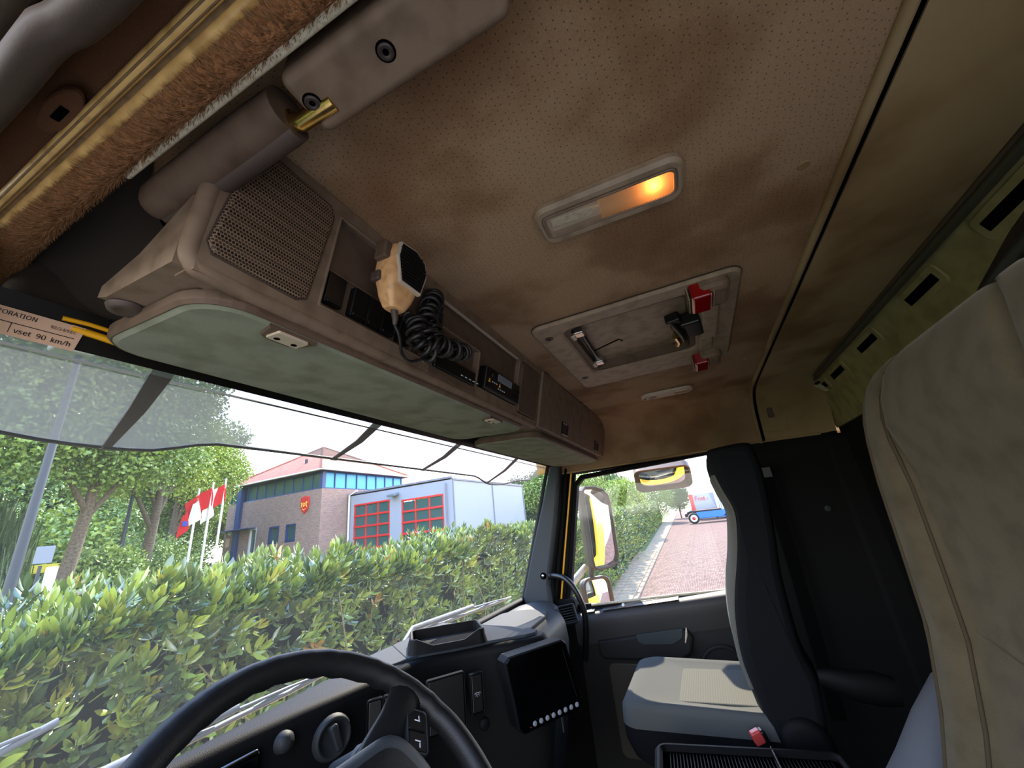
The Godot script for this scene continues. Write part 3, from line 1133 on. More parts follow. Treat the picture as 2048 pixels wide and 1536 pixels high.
	rbox(st, CON * Transform3D(Basis.IDENTITY, Vector3(-.2645, cy(2.7355), .000)), Vector3(.190, .056, .022), .004)
	obj("case", st, M.black, t)
	st = S()
	rbox(st, CON * Transform3D(Basis.IDENTITY, Vector3(-.262, cy(2.7495), .0110)), Vector3(.078, .018, .003), .001)
	obj("display", st, M.grey_paint, t)
	st = S()
	prism(st, disc(-.325, cy(2.748), .010, 20), CON, .010, .0145, .001)
	obj("knob", st, M.black, t)
	st = S()
	rbox(st, CON * Transform3D(Basis.IDENTITY, Vector3(-.2645, cy(2.712), .012)), Vector3(.180, .005, .006), .002)
	obj("drawer_edge", st, M.dash_grey, t)
	for k in 6:
		st = S()
		rbox(st, CON * Transform3D(Basis.IDENTITY, Vector3(-.205 + (k % 3) * .014, cy(2.744 if k < 3 else 2.728), .0115)), Vector3(.008, .006, .003), .001)
		obj("button", st, M.dash, t)
	for x in [-.342, -.288]:
		st = S()
		prism(st, PackedVector2Array([Vector2(x - .005, cy(2.7275)), Vector2(x + .005, cy(2.7275)), Vector2(x, cy(2.7375))]), CON, .010, .0118)
		obj("mark", st, M.mark_amber, t)
	for k in 7:
		st = S()
		rbox(st, CON * Transform3D(Basis.IDENTITY, Vector3(-.326 + k * .011, cy(2.732 if k < 3 else 2.723), .0112)), Vector3(.006, .003, .001), .0003)
		obj("mark", st, M.mark, t)
	# two cabinets
	for k in 2:
		var x0: float = [.0025, .5015][k]
		var x1: float = [.4985, .925][k]
		var cab := thing("overhead_cabinet", Vector3((x0 + x1) / 2, 2.68, -.45), ["brown overhead cabinet right of the recorder, square black latch in its door", "end overhead cabinet over the passenger door with a small black latch"][k], "cabinet", "")
		st = S()
		prism(st, body_outline(), side_xf(x0), 0.0, x0 - x1, .004)
		obj("body", st, M.console, cab)
		st = S()
		prism(st, rr(x0, cy(2.680), x1, cy(2.8585), .02 if k else .008, 5), CON, -.018, .006, .006)
		var d := obj("door", st, M.console, cab)
		var lx: float = [.225, .722][k]
		st = S()
		frame(st, rr(lx, cy(2.693), lx + .075, cy(2.7385), .004), rr(lx + .012, cy(2.699), lx + .063, cy(2.7325), .003), CON, .004, .009, .002)
		obj("latch_frame", st, M.black, d)
		st = S()
		prism(st, rr(lx + .012, cy(2.699), lx + .063, cy(2.7325), .003), CON, .004, .0065)
		obj("latch", st, M.dash_grey, d)
	for x in [.03, .46, .53]:
		st = S()
		rbox(st, CON * Transform3D(Basis.IDENTITY, Vector3(x, cy(2.855), .006)), Vector3(.03, .006, .006), .002)
		obj("hinge", st, M.black, get_node("overhead_cabinet" if x < .5 else "overhead_cabinet_001"))
	visors()
	microphone()

func visor_panel(called, label, x0, x1, ya, yb):
	var v := thing(called, Vector3((x0 + x1) / 2, 2.68, -.54), label, "sun visor")
	var yax := Vector3(0, yb - ya, -.24).normalized()
	var xf := Transform3D(Basis(Vector3.RIGHT, yax, Vector3.RIGHT.cross(yax)), Vector3(0, ya, -.425))
	var st := S()
	var o := PackedVector2Array()
	o.append_array(rr(x0, 0, x1, .245, .055, 7))
	prism(st, o, xf, .022, -.004, .009, true)
	obj("panel", st, M.visor, v)
	st = S()
	frame(st, inset(o, -.003), inset(o, .0065), xf, .014, -.0015, .004)
	obj("piping", st, M.console_dark, v)
	return [v, xf]

func visors():
	var a = visor_panel("visor_panel", "wide padded grey-green visor panel under the console", -.925, -.045, 2.667, 2.679)
	for x in [-.815, -.235]:
		var st := S()
		var xf: Transform3D = a[1] * Transform3D(Basis.IDENTITY, Vector3(x, .016, 0))
		prism(st, PackedVector2Array([Vector2(-.034, -.012), Vector2(.034, -.012), Vector2(.027, .018), Vector2(.016, .024), Vector2(-.016, .024), Vector2(-.027, .018)]), xf, .0, -.0075, .002)
		var cl := obj("catch_pad", st, M.console_dark, a[0])
		st = S()
		prism(st, rr(-.022, -.012, .022, .014, .003), xf, -.007, -.0105, .001)
		obj("catch", st, M.grey_light, cl)
		for dx in [-.012, .012]:
			st = S()
			prism(st, disc(dx, .005, .004, 14), xf, -.0100, -.0108)
			obj("hole", st, M.hole, cl)
	visor_panel("visor_panel", "narrow grey-green visor panel under the passenger cabinets", .03, .90, 2.660, 2.672)
	# screw cover in the corner beside the wide visor panel
	var s := S()
	var xf := Transform3D(Basis(Vector3.RIGHT, Vector3.FORWARD, Vector3.DOWN), Vector3(-.945, 2.692, -.565))
	lathe(s, [[.0, .004], [.008, .004], [.010, .006], [.016, .005], [.018, .0]], Transform3D(Basis(Vector3.RIGHT, Vector3.DOWN, Vector3.BACK), Vector3(-.938, 2.688, -.56)), 20)
	single("screw_cover", s, M.rubber, "round grey screw cover in the corner beside the wide visor panel", "screw cover")

func microphone():
	var m := thing("microphone", Vector3(-.72, 2.71, -.335), "tan hand microphone with a black slotted grille hung on the console", "microphone")
	var B := Basis.from_euler(Vector3(.12, -.10, -.02))
	var X := Transform3D(B.scaled(Vector3(.80, .76, .9)), Vector3(-.722, 2.766, -.338))
	var rows := []
	for q in [[-.066, .016, .011, 0.0], [-.062, .020, .014, 0.0], [-.045, .029, .018, 0.0], [-.018, .037, .022, 0.0], [.01, .041, .025, 0.0], [.04, .040, .024, 0.0], [.058, .034, .022, 0.0], [.065, .028, .017, 0.0]]:
		var row := PackedVector3Array()
		for k in 28:
			var a := TAU * k / 28
			var cx := signf(cos(a)) * pow(absf(cos(a)), .55)
			var sz := signf(sin(a)) * pow(absf(sin(a)), .55)
			row.append(X * Vector3(cx * q[1], q[0], sz * q[2]))
		rows.append(row)
	var st := S()
	loft(st, rows, true, true)
	obj("body", st, M.cream, m)
	# raised front with the grille
	var F := X * Transform3D(Basis.IDENTITY, Vector3(.004, 0, .0225))
	var fo := PackedVector2Array([Vector2(-.020, -.018), Vector2(.026, -.022), Vector2(.036, .02), Vector2(.030, .046), Vector2(.006, .060), Vector2(-.028, .058), Vector2(-.032, .03)])
	st = S()
	prism(st, inset(fo, -.004), F, -.004, .0045, .002)
	var fr := obj("grille_rim", st, M.grey_light, m)
	st = S()
	prism(st, fo, F, .003, .0052)
	obj("grille", st, M.black_matt, m)
	st = S()
	for k in 11:
		var y := -.016 + k * .0066
		var x0 := lerpf(-.021, -.031, clampf((y + .018) / .05, 0, 1))
		var x1 := lerpf(.026, .035, clampf((y + .022) / .045, 0, 1)) - maxf(0.0, (y - .03)) * .6
		rbox(st, F * Transform3D(Basis.IDENTITY, Vector3((x0 + x1) / 2, y, .0056)), Vector3(x1 - x0, .0026, .003), .001)
	obj("slats", st, M.black, m)
	st = S()
	rbox(st, X * Transform3D(Basis.IDENTITY, Vector3(-.043, .040, .002)), Vector3(.016, .036, .026), .004)
	obj("talk_button", st, M.console_dark, m)
	st = S()
	rbox(st, X * Transform3D(Basis.IDENTITY, Vector3(-.038, -.008, -.01)), Vector3(.014, .02, .02), .004)
	obj("hanger", st, M.rubber, m)
	st = S()
	tube(st, [X * Vector3(0, -.064, 0), X * Vector3(.004, -.085, .002), X * Vector3(.006, -.094, .0)], [.0055, .0045, .003], 10)
	obj("strain_relief", st, M.rubber, m)
	# coiled cord
	var c := thing("coiled_cord", Vector3(-.60, 2.70, -.345), "dark coiled microphone cord bunched on the console beside the microphone", "cord")
	st = S()
	var w := smooth([X * Vector3(.006, -.094, 0), Vector3(-.705, 2.682, -.350), Vector3(-.685, 2.665, -.362), Vector3(-.655, 2.664, -.37), Vector3(-.63, 2.678, -.36), Vector3(-.625, 2.70, -.355)], 8)
	tube(st, w, .0026, 8)
	obj("lead", st, M.cord, c)
	var runs := [
		[Vector3(-.600, 2.812, -.358), Vector3(-.612, 2.79, -.350), Vector3(-.632, 2.765, -.345), Vector3(-.646, 2.735, -.345), Vector3(-.640, 2.705, -.348), Vector3(-.612, 2.692, -.35)],
		[Vector3(-.595, 2.80, -.362), Vector3(-.606, 2.77, -.355), Vector3(-.622, 2.735, -.348), Vector3(-.606, 2.71, -.35), Vector3(-.57, 2.713, -.352), Vector3(-.53, 2.722, -.354), Vector3(-.492, 2.733, -.358)],
		[Vector3(-.66, 2.74, -.355), Vector3(-.664, 2.715, -.352), Vector3(-.652, 2.69, -.352), Vector3(-.62, 2.682, -.354)]]
	for run in runs:
		var path := smooth(run, 40)
		var len := 0.0
		for i in path.size() - 1:
			len += path[i].distance_to(path[i + 1])
		var turns := len / .0115
		var hp := []
		for i in path.size():
			var f := float(i) / (path.size() - 1)
			var t: Vector3 = (path[mini(i + 1, path.size() - 1)] - path[maxi(i - 1, 0)]).normalized()
			var u := t.cross(Vector3.BACK).normalized()
			var v := t.cross(u)
			var a := TAU * turns * f
			hp.append(path[i] + (u * cos(a) + v * sin(a)) * (.0125 + .0045 * sin(f * 37.0) + .002 * sin(f * 91.0)))
		st = S()
		tube(st, hp, .0041, 7)
		obj("coil", st, M.cord, c)

# ---------------------------------------------------------------- ceiling fittings
func down(x := 0.0, y := 2.86, z := 0.0, yaw := 0.0) -> Transform3D:
	# local x -> +x, local y -> +z, local z -> down
	return Transform3D(Basis(Vector3.UP, yaw) * Basis(Vector3.RIGHT, Vector3.BACK, Vector3.DOWN), Vector3(x, y, z))

func ceiling_things():
	# interior lamp
	var D := down(-.609, 2.8585, -.025, 0.03)
	var l := thing("ceiling_lamp", D.origin, "lit amber reading lamp in a grey oblong housing on the headlining", "lamp")
	var st := S()
	frame(st, rr(-.043, -.112, .043, .112, .022, 6), rr(-.024, -.099, .024, .099, .010, 6), D, 0, .013, .005)
	obj("housing", st, M.grey_plastic, l)
	st = S()
	prism(st, rr(-.026, -.1, .026, .1, .010), D, .0005, .002)
	obj("reflector", st, M.grey_light, l)
	st = S()
	frame(st, rr(-.0265, -.1015, .0265, .1015, .011, 6), rr(-.0225, -.0975, .0225, .0975, .009, 6), D, .002, .0145, .001)
	obj("lens_rim", st, M.console, l)
	var lens = M.smoke.duplicate()
	lens.albedo_color = Color(1.0, .80, .55, .6)
	lens.backlight = Color(1, .8, .6)
	st = S()
	var rows := []
	for i in 57:
		var y := lerpf(-.012, .097, i / 56.0)
		var h := .0130 if i % 2 else .0117
		rows.append(PackedVector3Array([D * Vector3(-.0225, y, h), D * Vector3(0, y, h + .0012), D * Vector3(.0225, y, h)]))
	loft(st, rows)
	obj("lens", st, lens, l, "amber ribbed lens, lit from behind")
	var clear = M.smoke.duplicate()
	clear.albedo_color = Color(.75, .68, .58, .30)
	clear.roughness = .3
	st = S()
	rows = []
	for i in 12:
		var y := lerpf(-.097, -.012, i / 11.0)
		rows.append(PackedVector3Array([D * Vector3(-.0225, y, .012), D * Vector3(0, y, .0132), D * Vector3(.0225, y, .012)]))
	loft(st, rows)
	obj("clear_lens", st, clear, l, "clear half of the lens")
	st = S()
	prism(st, PackedVector2Array([Vector2(-.008, -.090), Vector2(.010, -.092), Vector2(.014, -.03), Vector2(.0, -.012), Vector2(-.006, -.03)]), D, .002, .006, .002)
	obj("rocker", st, M.white_strip, l)
	var bc: Vector3 = D * Vector3(-.004, .070, .0062)
	st = S()
	lathe(st, [[.0, -.0045], [.0028, -.003], [.0034, 0], [.0028, .003], [.0, .0045]], Transform3D(D.basis, bc), 12)
	obj("bulb", st, M.bulb, l)
	var lt := OmniLight3D.new()
	lt.name = "lamp_light"
	lt.light_color = Color(1.0, .70, .38)
	lt.light_energy = .0042
	lt.light_size = .003
	lt.omni_range = 6.0
	lt.omni_attenuation = 2.0
	lt.shadow_enabled = true
	l.add_child(lt)
	lt.position = bc - l.position
	# small lamp beyond the hatch
	D = down(.585, 2.8585, -.028, .03)
	l = thing("switch_lamp", D.origin, "small oblong grey lamp with round button beyond the roof hatch", "lamp")
	st = S()
	prism(st, rr(-.040, -.104, .040, .104, .034, 8), D, 0, .011, .006)
	obj("housing", st, M.grey_light, l)
	st = S()
	lathe(st, [[.0, .006], [.012, .006], [.017, .003], [.019, 0]], Transform3D(Basis(D.basis.x, D.basis.z, D.basis.y), D * Vector3(.004, -.058, .010)), 18)
	obj("button", st, M.grey_plastic, l)
	st = S()
	prism(st, disc(.002, -.088, .006, 12), D, .010, .013, .001)
	obj("peg", st, M.screw, l)
	st = S()
	prism(st, rr(-.018, .030, .018, .09, .006), D, .010, .0125, .001)
	obj("lens", st, M.lens, l)
	hatch()

func hatch():
	var D := down(0, 2.8585, 0)
	var h := thing("roof_hatch", Vector3(0, 2.86, -.05), "grey-brown roof hatch panel with black latch let into the headlining", "hatch")
	var st := S()
	frame(st, rr(-.290, -.293, .262, .190, .030, 6), rr(-.240, -.222, .128, .094, .032, 6), D, -.0, .010, .005)
	var fr := obj("frame", st, M.grey_plastic, h)
	st = S()
	frame(st, rr(-.2920, -.2950, .2640, .1920, .033, 6), rr(-.2895, -.2925, .2615, .1895, .030, 6), D, 0, .0022)
	obj("gap", st, M.screw, fr)
	# walls of the opening and the lid above
	st = S()
	frame(st, rr(-.244, -.226, .134, .098, .034, 6), rr(-.226, -.207, .112, .079, .024, 6), D, .002, -.036, .0)
	obj("well", st, M.console_dark, h)
	st = S()
	plate(st, D, -.25, -.232, .140, .105, [], -.045, -.024)
	var lid := obj("lid", st, M.grey_plastic, h)
	for g in [[[-.222, -.185], [-.214, -.105], [-.192, -.103]], [[.012, -.195], [-.026, -.108], [-.008, -.102]]]:
		st = S()
		var pts := []
		for p in g:
			pts.append(D * Vector3(p[0], p[1], -.0238))
		tube(st, pts, .0026, 6)
		obj("groove", st, M.hole, lid)
	# hinge bar at the front edge
	st = S()
	tube(st, [D * Vector3(-.185, -.188, -.012), D * Vector3(.08, -.194, -.012)], .0065, 10)
	var hb := obj("hinge_bar", st, M.black, h)
	for x in [-.180, .060]:
		st = S()
		rbox(st, D * Transform3D(Basis.IDENTITY, Vector3(x, -.190, -.006)), Vector3(.03, .026, .02), .004)
		obj("hinge_block", st, M.steel, hb)
		st = S()
		rbox(st, D * Transform3D(Basis.IDENTITY, Vector3(x + .012, -.208, -.002)), Vector3(.03, .012, .012), .003)
		obj("hinge_tip", st, M.grey_light, hb)
	for p in [[-.222, -.262], [.140, -.262]]:
		st = S()
		lathe(st, [[.0, .001], [.004, .001], [.005, .003], [.010, .003], [.012, 0]], Transform3D(Basis(D.basis.x, D.basis.z, D.basis.y), D * Vector3(p[0], p[1], .009)), 16)
		obj("screw", st, M.screw, fr)
	# raised housing along the rear edge
	st = S()
	rbox(st, D * Transform3D(Basis.IDENTITY, Vector3(-.075, .125, .014)), Vector3(.20, .048, .026), .012)
	rbox(st, D * Transform3D(Basis.IDENTITY, Vector3(.06, .120, .008)), Vector3(.16, .040, .016), .007)
	obj("latch_housing", st, M.grey_plastic, h)
	# black latch
	st = S()
	rbox(st, D * Transform3D(Basis.from_euler(Vector3(0, 0, .1)), Vector3(-.078, .082, .014)), Vector3(.095, .05, .036), .006)
	rbox(st, D * Transform3D(Basis.from_euler(Vector3(0, 0, .25)), Vector3(-.135, .042, .012)), Vector3(.030, .036, .026), .005)
	tube(st, [D * Vector3(-.140, .036, .016), D * Vector3(-.095, .052, .026), D * Vector3(-.040, .058, .026), D * Vector3(.004, .050, .016)], [.010, .016, .016, .010], 12)
	var la := obj("latch", st, M.black, h)
	st = S()
	tube(st, [D * Vector3(-.085, .040, .036), D * Vector3(-.05, .046, .038), D * Vector3(-.018, .042, .034)], .010, 12)
	obj("latch_bar", st, M.brass, la)
	# two red lamps on grey shoulders at the rear corners
	for k in 2:
		var x: float = [-.235, .215][k]
		var z: float = [.118, .118][k]
		var rl := thing("red_lamp", Vector3(x, 2.83, z), ["red lamp lens on the hatch corner nearest the reading lamp", "smaller red lamp lens on the hatch corner toward the passenger side"][k], "lamp", "")
		st = S()
		prism(st, rr(-.050, -.024, .050, .045, .022, 5), down(x, 2.853, z), 0, .030, .012)
		obj("shoulder", st, M.console, rl)
		st = S()
		rbox(st, down(x - .006, 2.834, z - .016), Vector3(.078, .040, .044), .006)
		obj("lens", st, M.red, rl)
		st = S()
		rbox(st, down(x - .006, 2.8165, z - .016), Vector3(.074, .040, .006), .0025)
		obj("lens_cap", st, M.red_pale, rl)
		for dz in [-.025, .025]:
			st = S()
			rbox(st, down(x - .006, 2.832, z - .016 + dz), Vector3(.070, .0025, .034), .001)
			obj("clip", st, M.grey_plastic, rl)

# ---------------------------------------------------------------- back of the cab
func rear_wall():
	var st := S()
	var rows := []
	for q in [[2.858, .556], [2.845, .574], [2.80, .590], [2.72, .602], [2.655, .610]]:
		rows.append(PackedVector3Array([Vector3(-1.05, q[0], q[1]), Vector3(-.3, q[0], q[1]), Vector3(.5, q[0], q[1]), Vector3(1.02, q[0], q[1])]))
	sheet(st, rows, Vector3(0, 0, .03))
	struct("wall_rear_upper", st, M.strip, "pale strip across the top of the rear wall").name = "trim_16"
	st = S()
	plate(st, Transform3D(Basis(Vector3.RIGHT, Vector3.UP, Vector3.BACK), Vector3(0, 0, .64)), -1.05, 1.3, 1.03, 2.662, [], -.02, .06)
	var rw := struct("wall_rear", st, M.cloth_dark, "dark cloth rear wall behind the seats")
	st = S()
	tube(st, [Vector3(1.0, 1.4, .60), Vector3(1.0, 2.0, .60), Vector3(1.0, 2.64, .58)], .012, 8)
	obj("corner_seam", st, M.black_matt, rw)
	for p in [[.998, 2.33, .47]]:
		st = S()
		lathe(st, [[.0, .004], [.010, .003], [.012, 0]], Transform3D(Basis(Vector3.UP, Vector3.LEFT, Vector3.BACK), Vector3(p[0], p[1], p[2])), 14)
		obj("button", st, M.pillar, get_node("wall_right"))
	# rail with slotted plates
	var r := thing("curtain_rail", Vector3(.1, 2.85, .56), "dark curtain rail along the rear edge of the headlining", "rail")
	st = S()
	tube(st, [Vector3(-1.0, 2.852, .553), Vector3(.90, 2.852, .553)], .011, 10)
	obj("bar", st, M.rail, r)
	st = S()
	tube(st, [Vector3(-1.0, 2.858, .541), Vector3(.90, 2.858, .541)], .005, 8)
	obj("groove", st, M.console_dark, r)
	var up := Vector3(0, .045, -.016).normalized()
	for k in 5:
		var x: float = [-.285, .022, .372, .68, .90][k]
		var xf := Transform3D(Basis(Vector3.RIGHT, up, Vector3.RIGHT.cross(up)), Vector3(x, 2.822, .5825))
		var s := thing("slotted_plate", xf.origin, ["slotted plate on the pale rear strip, nearest the top right corner of the picture", "slotted plate under the curtain rail, just left of the headrest top", "slotted plate in the middle of the curtain rail's pale strip", "small looking slotted plate next to last along the curtain rail", "last slotted plate of the curtain rail, beside the hanging clip"][k], "plate", "slotted plates under the curtain rail")
		st = S()
		prism(st, rr(-.085, -.030, .085, .024, .014, 5), xf, .004, -.0045, .002)
		obj("plate", st, M.strip, s)
		st = S()
		prism(st, rr(-.066, -.014, .066, .008, .002), xf, -.003, -.0052)
		obj("slot", st, M.hole, s)
	st = S()
	var c := thing("rail_clip", Vector3(.88, 2.80, .56), "small pale clip hanging from the end of the curtain rail", "clip")
	tube(st, [Vector3(.90, 2.852, .553), Vector3(.885, 2.842, .556), Vector3(.865, 2.832, .565)], [.013, .012, .008], 10)
	obj("end_cap", st, M.black, c)
	st = S()
	sheet(st, [PackedVector3Array([Vector3(.895, 2.842, .545), Vector3(.875, 2.840, .565)]), PackedVector3Array([Vector3(.87, 2.815, .555), Vector3(.85, 2.815, .572)]), PackedVector3Array([Vector3(.832, 2.785, .568), Vector3(.822, 2.785, .578)])], Vector3(.004, .003, -.003))
	obj("tongue", st, M.white_strip, c)
	# recessed hook plate on the cheek over the door post
	var hx := Transform3D(Basis(Vector3.BACK, Vector3.UP, Vector3.LEFT), Vector3(.972, 2.755, .385))
	hx = Transform3D(Basis(Vector3.BACK, .33), Vector3.ZERO) * hx
	hx.origin = Vector3(.962, 2.755, .385)
	var hk := thing("coat_hook", hx.origin, "small coat hook in a shallow recess above the dark door post", "hook")
	st = S()
	frame(st, rr(-.05, -.085, .05, .07, .015, 5), rr(-.044, -.079, .044, .064, .012, 5), hx, -.006, .003, .001)
	obj("recess_rim", st, M.headliner_plain, hk)
	st = S()
	rbox(st, hx * Transform3D(Basis.IDENTITY, Vector3(-.01, .01, .006)), Vector3(.022, .05, .014), .005)
	obj("hook", st, M.console_dark, hk)
	# seat belt on the door post
	var b := thing("seat_belt", Vector3(.985, 2.4, .27), "black seat belt hanging from its guide on the passenger door post", "seat belt")
	st = S()
	box(st, Vector3(.98, 2.505, .285), Vector3(.03, .055, .06), .008)
	obj("guide", st, M.black, b)
	st = S()
	sheet(st, [PackedVector3Array([Vector3(.975, 2.50, .262), Vector3(.975, 2.50, .308)]), PackedVector3Array([Vector3(.972, 2.2, .262), Vector3(.972, 2.2, .308)]), PackedVector3Array([Vector3(.975, 1.6, .25), Vector3(.975, 1.6, .296)])], Vector3(.003, 0, 0))
	obj("webbing", st, M.belt, b)

# ---------------------------------------------------------------- passenger door and mirrors
func door():
	var X := side_xf(1.0)
	var d := thing("door_1", Vector3(1.0, 1.3, -.3), "closed passenger door with dark lining", "", "", "structure")
	var st := S()
	var lining := PackedVector2Array([Vector2(-.70, 1.32), Vector2(-.70, 1.925), Vector2(-.64, 1.932), Vector2(.10, 2.012), Vector2(.10, 1.32)])
	prism(st, lining, X, -.06, .0, .008)
	obj("lining", st, M.door, d)
	# padded upper roll and window ledge
	st = S()
	var ledge := []
	for q in [[-.062, .062], [-.045, .060], [-.005, .052], [.012, .040], [.018, .018], [.014, -.01], [.004, -.075], [-.002, -.082]]:
		var row := PackedVector3Array()
		for k in 12:
			var z := -.70 + .80 * k / 11.0
			row.append(X * Vector3(z, 1.932 + (z + .64) * .108 + q[1] - .028, q[0]))
		ledge.append(row)
	loft(st, ledge)
	obj("ledge", st, M.door_top, d)
	var lz := func(z: float, off: float, y: float): return X * Vector3(z, 1.954 + (z + .64) * .108 + y, off)
	st = S()
	sheet(st, [PackedVector3Array([lz.call(-.56, -.038, .0115), lz.call(-.56, .004, .004)]), PackedVector3Array([lz.call(-.20, -.038, .0115), lz.call(-.20, .004, .004)])], Vector3(0, .002, 0))
	var tr := obj("ledge_slot", st, M.black, d)
	st = S()
	box(st, lz.call(-.455, -.012, .014), Vector3(.016, .012, .012), .003)
	obj("lock_pin", st, M.white_paint, tr)
	st = S()
	sheet(st, [PackedVector3Array([lz.call(-.655, -.035, .0115), lz.call(-.655, .002, .005)]), PackedVector3Array([lz.call(-.60, -.035, .0115), lz.call(-.60, .002, .005)])], Vector3(0, .003, 0))
	obj("ledge_cap", st, M.pillar, d)
	# armrest body below a crease, grip recess with a bright pull, pocket, speaker
	st = S()
	prism(st, PackedVector2Array([Vector2(-.60, 1.79), Vector2(-.60, 1.845), Vector2(-.40, 1.872), Vector2(-.19, 1.895), Vector2(-.17, 1.86), Vector2(-.19, 1.80), Vector2(-.235, 1.775), Vector2(-.30, 1.768), Vector2(-.58, 1.77)]), X, 0, .022, .012)
	var ar := obj("armrest", st, M.door, d)
	st = S()
	prism(st, PackedVector2Array([Vector2(-.415, 1.873), Vector2(-.41, 1.845), Vector2(-.385, 1.832), Vector2(-.26, 1.835), Vector2(-.215, 1.86), Vector2(-.205, 1.898)]), X, .018, .0255, .003)
	obj("grip", st, M.pillar, ar)
	st = S()
	tube(st, [X * Vector3(-.190, 1.902, .030), X * Vector3(-.195, 1.875, .034), X * Vector3(-.206, 1.845, .030)], [.003, .005, .003], 8)
	obj("pull", st, M.white_strip, ar)
	st = S()
	prism(st, rr(-.57, 1.40, -.12, 1.755, .03), X, 0, .008, .006)
	obj("pocket", st, M.door_top.duplicate(), d)
	get_node("door_1/pocket").material_override.albedo_color = Color(.25, .235, .21)
	st = S()
	lathe(st, [[.10, 0], [.098, .010], [.092, .014], [.086, .012], [.080, .009], [.0, .012]], Transform3D(Basis(Vector3.BACK, Vector3.LEFT, Vector3.UP), Vector3(1.0, 1.735, -.07)), 40)
	obj("speaker_cover", st, M.door, d)
	# black frame round the glass
	st = S()
	var inn := PackedVector2Array([Vector2(-.56, 2.60), Vector2(-.597, 2.568), Vector2(-.725, 2.02), Vector2(-.720, 1.985), Vector2(-.70, 1.972), Vector2(.085, 2.025), Vector2(.115, 2.06), Vector2(.115, 2.60), Vector2(.08, 2.628)])
	frame(st, inset(inn, -.022), inn, side_xf(1.055), -.03, .02, .006)
	obj("window_frame", st, M.black_matt, d)
	st = S()
	var a2 := PackedVector2Array()
	prism(st, inset(inn, -.01), side_xf(1.066), 0, .004)
	struct("window_2", st, M.glass, "passenger door window")
	st = S()
	tube(st, [Vector3(1.045, 1.985, -.62), Vector3(1.045, 2.018, -.2), Vector3(1.045, 2.034, .09)], .006, 8)
	obj("sill_trim", st, M.white_strip, d)
	# grab bar on the pillar
	var g := thing("grab_bar", Vector3(.95, 2.05, -.74), "curved black grab bar from the passenger pillar down to the dashboard end", "grab bar")
	st = S()
	tube(st, smooth([Vector3(.962, 2.137, -.785), Vector3(.935, 2.142, -.762), Vector3(.91, 2.134, -.705), Vector3(.90, 2.105, -.665), Vector3(.90, 2.05, -.635), Vector3(.91, 1.985, -.622), Vector3(.92, 1.90, -.63), Vector3(.94, 1.78, -.66)], 5), .0135, 12)
	obj("bar", st, M.black, g)
	st = S()
	lathe(st, [[.0, .02], [.016, .018], [.02, .0]], Transform3D(Basis(Vector3.UP, Vector3.LEFT, Vector3.BACK), Vector3(.962, 2.137, -.785)), 14)
	obj("foot", st, M.black, g)

func looking(n: Vector3, at: Vector3) -> Transform3D:
	var z := n.normalized()
	var x := Vector3.UP.cross(z).normalized()
	return Transform3D(Basis(x, z.cross(x), z), at)

func glass_cap(st, xf: Transform3D, o: PackedVector2Array, radius: float):
	# a slightly convex mirror face: rings shrinking to the middle
	var rows := []
	for k in 9:
		var f := 1.0 - k / 8.0
		var row := PackedVector3Array()
		for p in o:
			var q := p * maxf(f, .001)
			row.append(xf * Vector3(q.x, q.y, sqrt(radius * radius - q.length_squared()) - radius))
		rows.append(row)
	# analytic normals
	var cen: Vector3 = xf * Vector3(0, 0, -radius)
	for i in rows.size() - 1:
		for j in o.size():
			var m := (j + 1) % o.size()
			var v := [rows[i][j], rows[i][m], rows[i + 1][m], rows[i + 1][j]]
			var nn := v.map(func(p): return (p - cen).normalized())
			T(st, v[0], v[1], v[2], nn[0], nn[1], nn[2])
			T(st, v[0], v[2], v[3], nn[0], nn[2], nn[3])

func one_mirror(label: String, xf: Transform3D, w: float, h: float, depth: float, radius: float, o = null):
	var m := thing("wing_mirror", xf.origin, label, "mirror")
	var out: PackedVector2Array = o if o else rr(-w / 2, -h / 2, w / 2, h / 2, minf(w, h) * .2, 6)
	var sag := radius - sqrt(radius * radius - pow(maxf(w, h) / 2, 2))
	var st := S()
	glass_cap(st, xf * Transform3D(Basis.IDENTITY, Vector3(0, 0, sag + .002)), out, radius)
	obj("glass", st, M.mirror, m)
	st = S()
	frame(st, inset(out, -.012), inset(out, .001), xf, -.02, sag + .008, .005)
	obj("rim", st, M.rubber, m)
	st = S()
	var rows := []
	for q in [[0.0, -.012], [.3, -.011], [.6, -.005], [.85, .012], [1.0, .05]]:
		var row := PackedVector3Array()
		for p in inset(out, q[1]):
			row.append(xf * Vector3(p.x, p.y, -.004 - q[0] * depth))
		rows.append(row)
	loft(st, rows, true, true)
	obj("housing", st, M.mirror_shell, m)
	return m

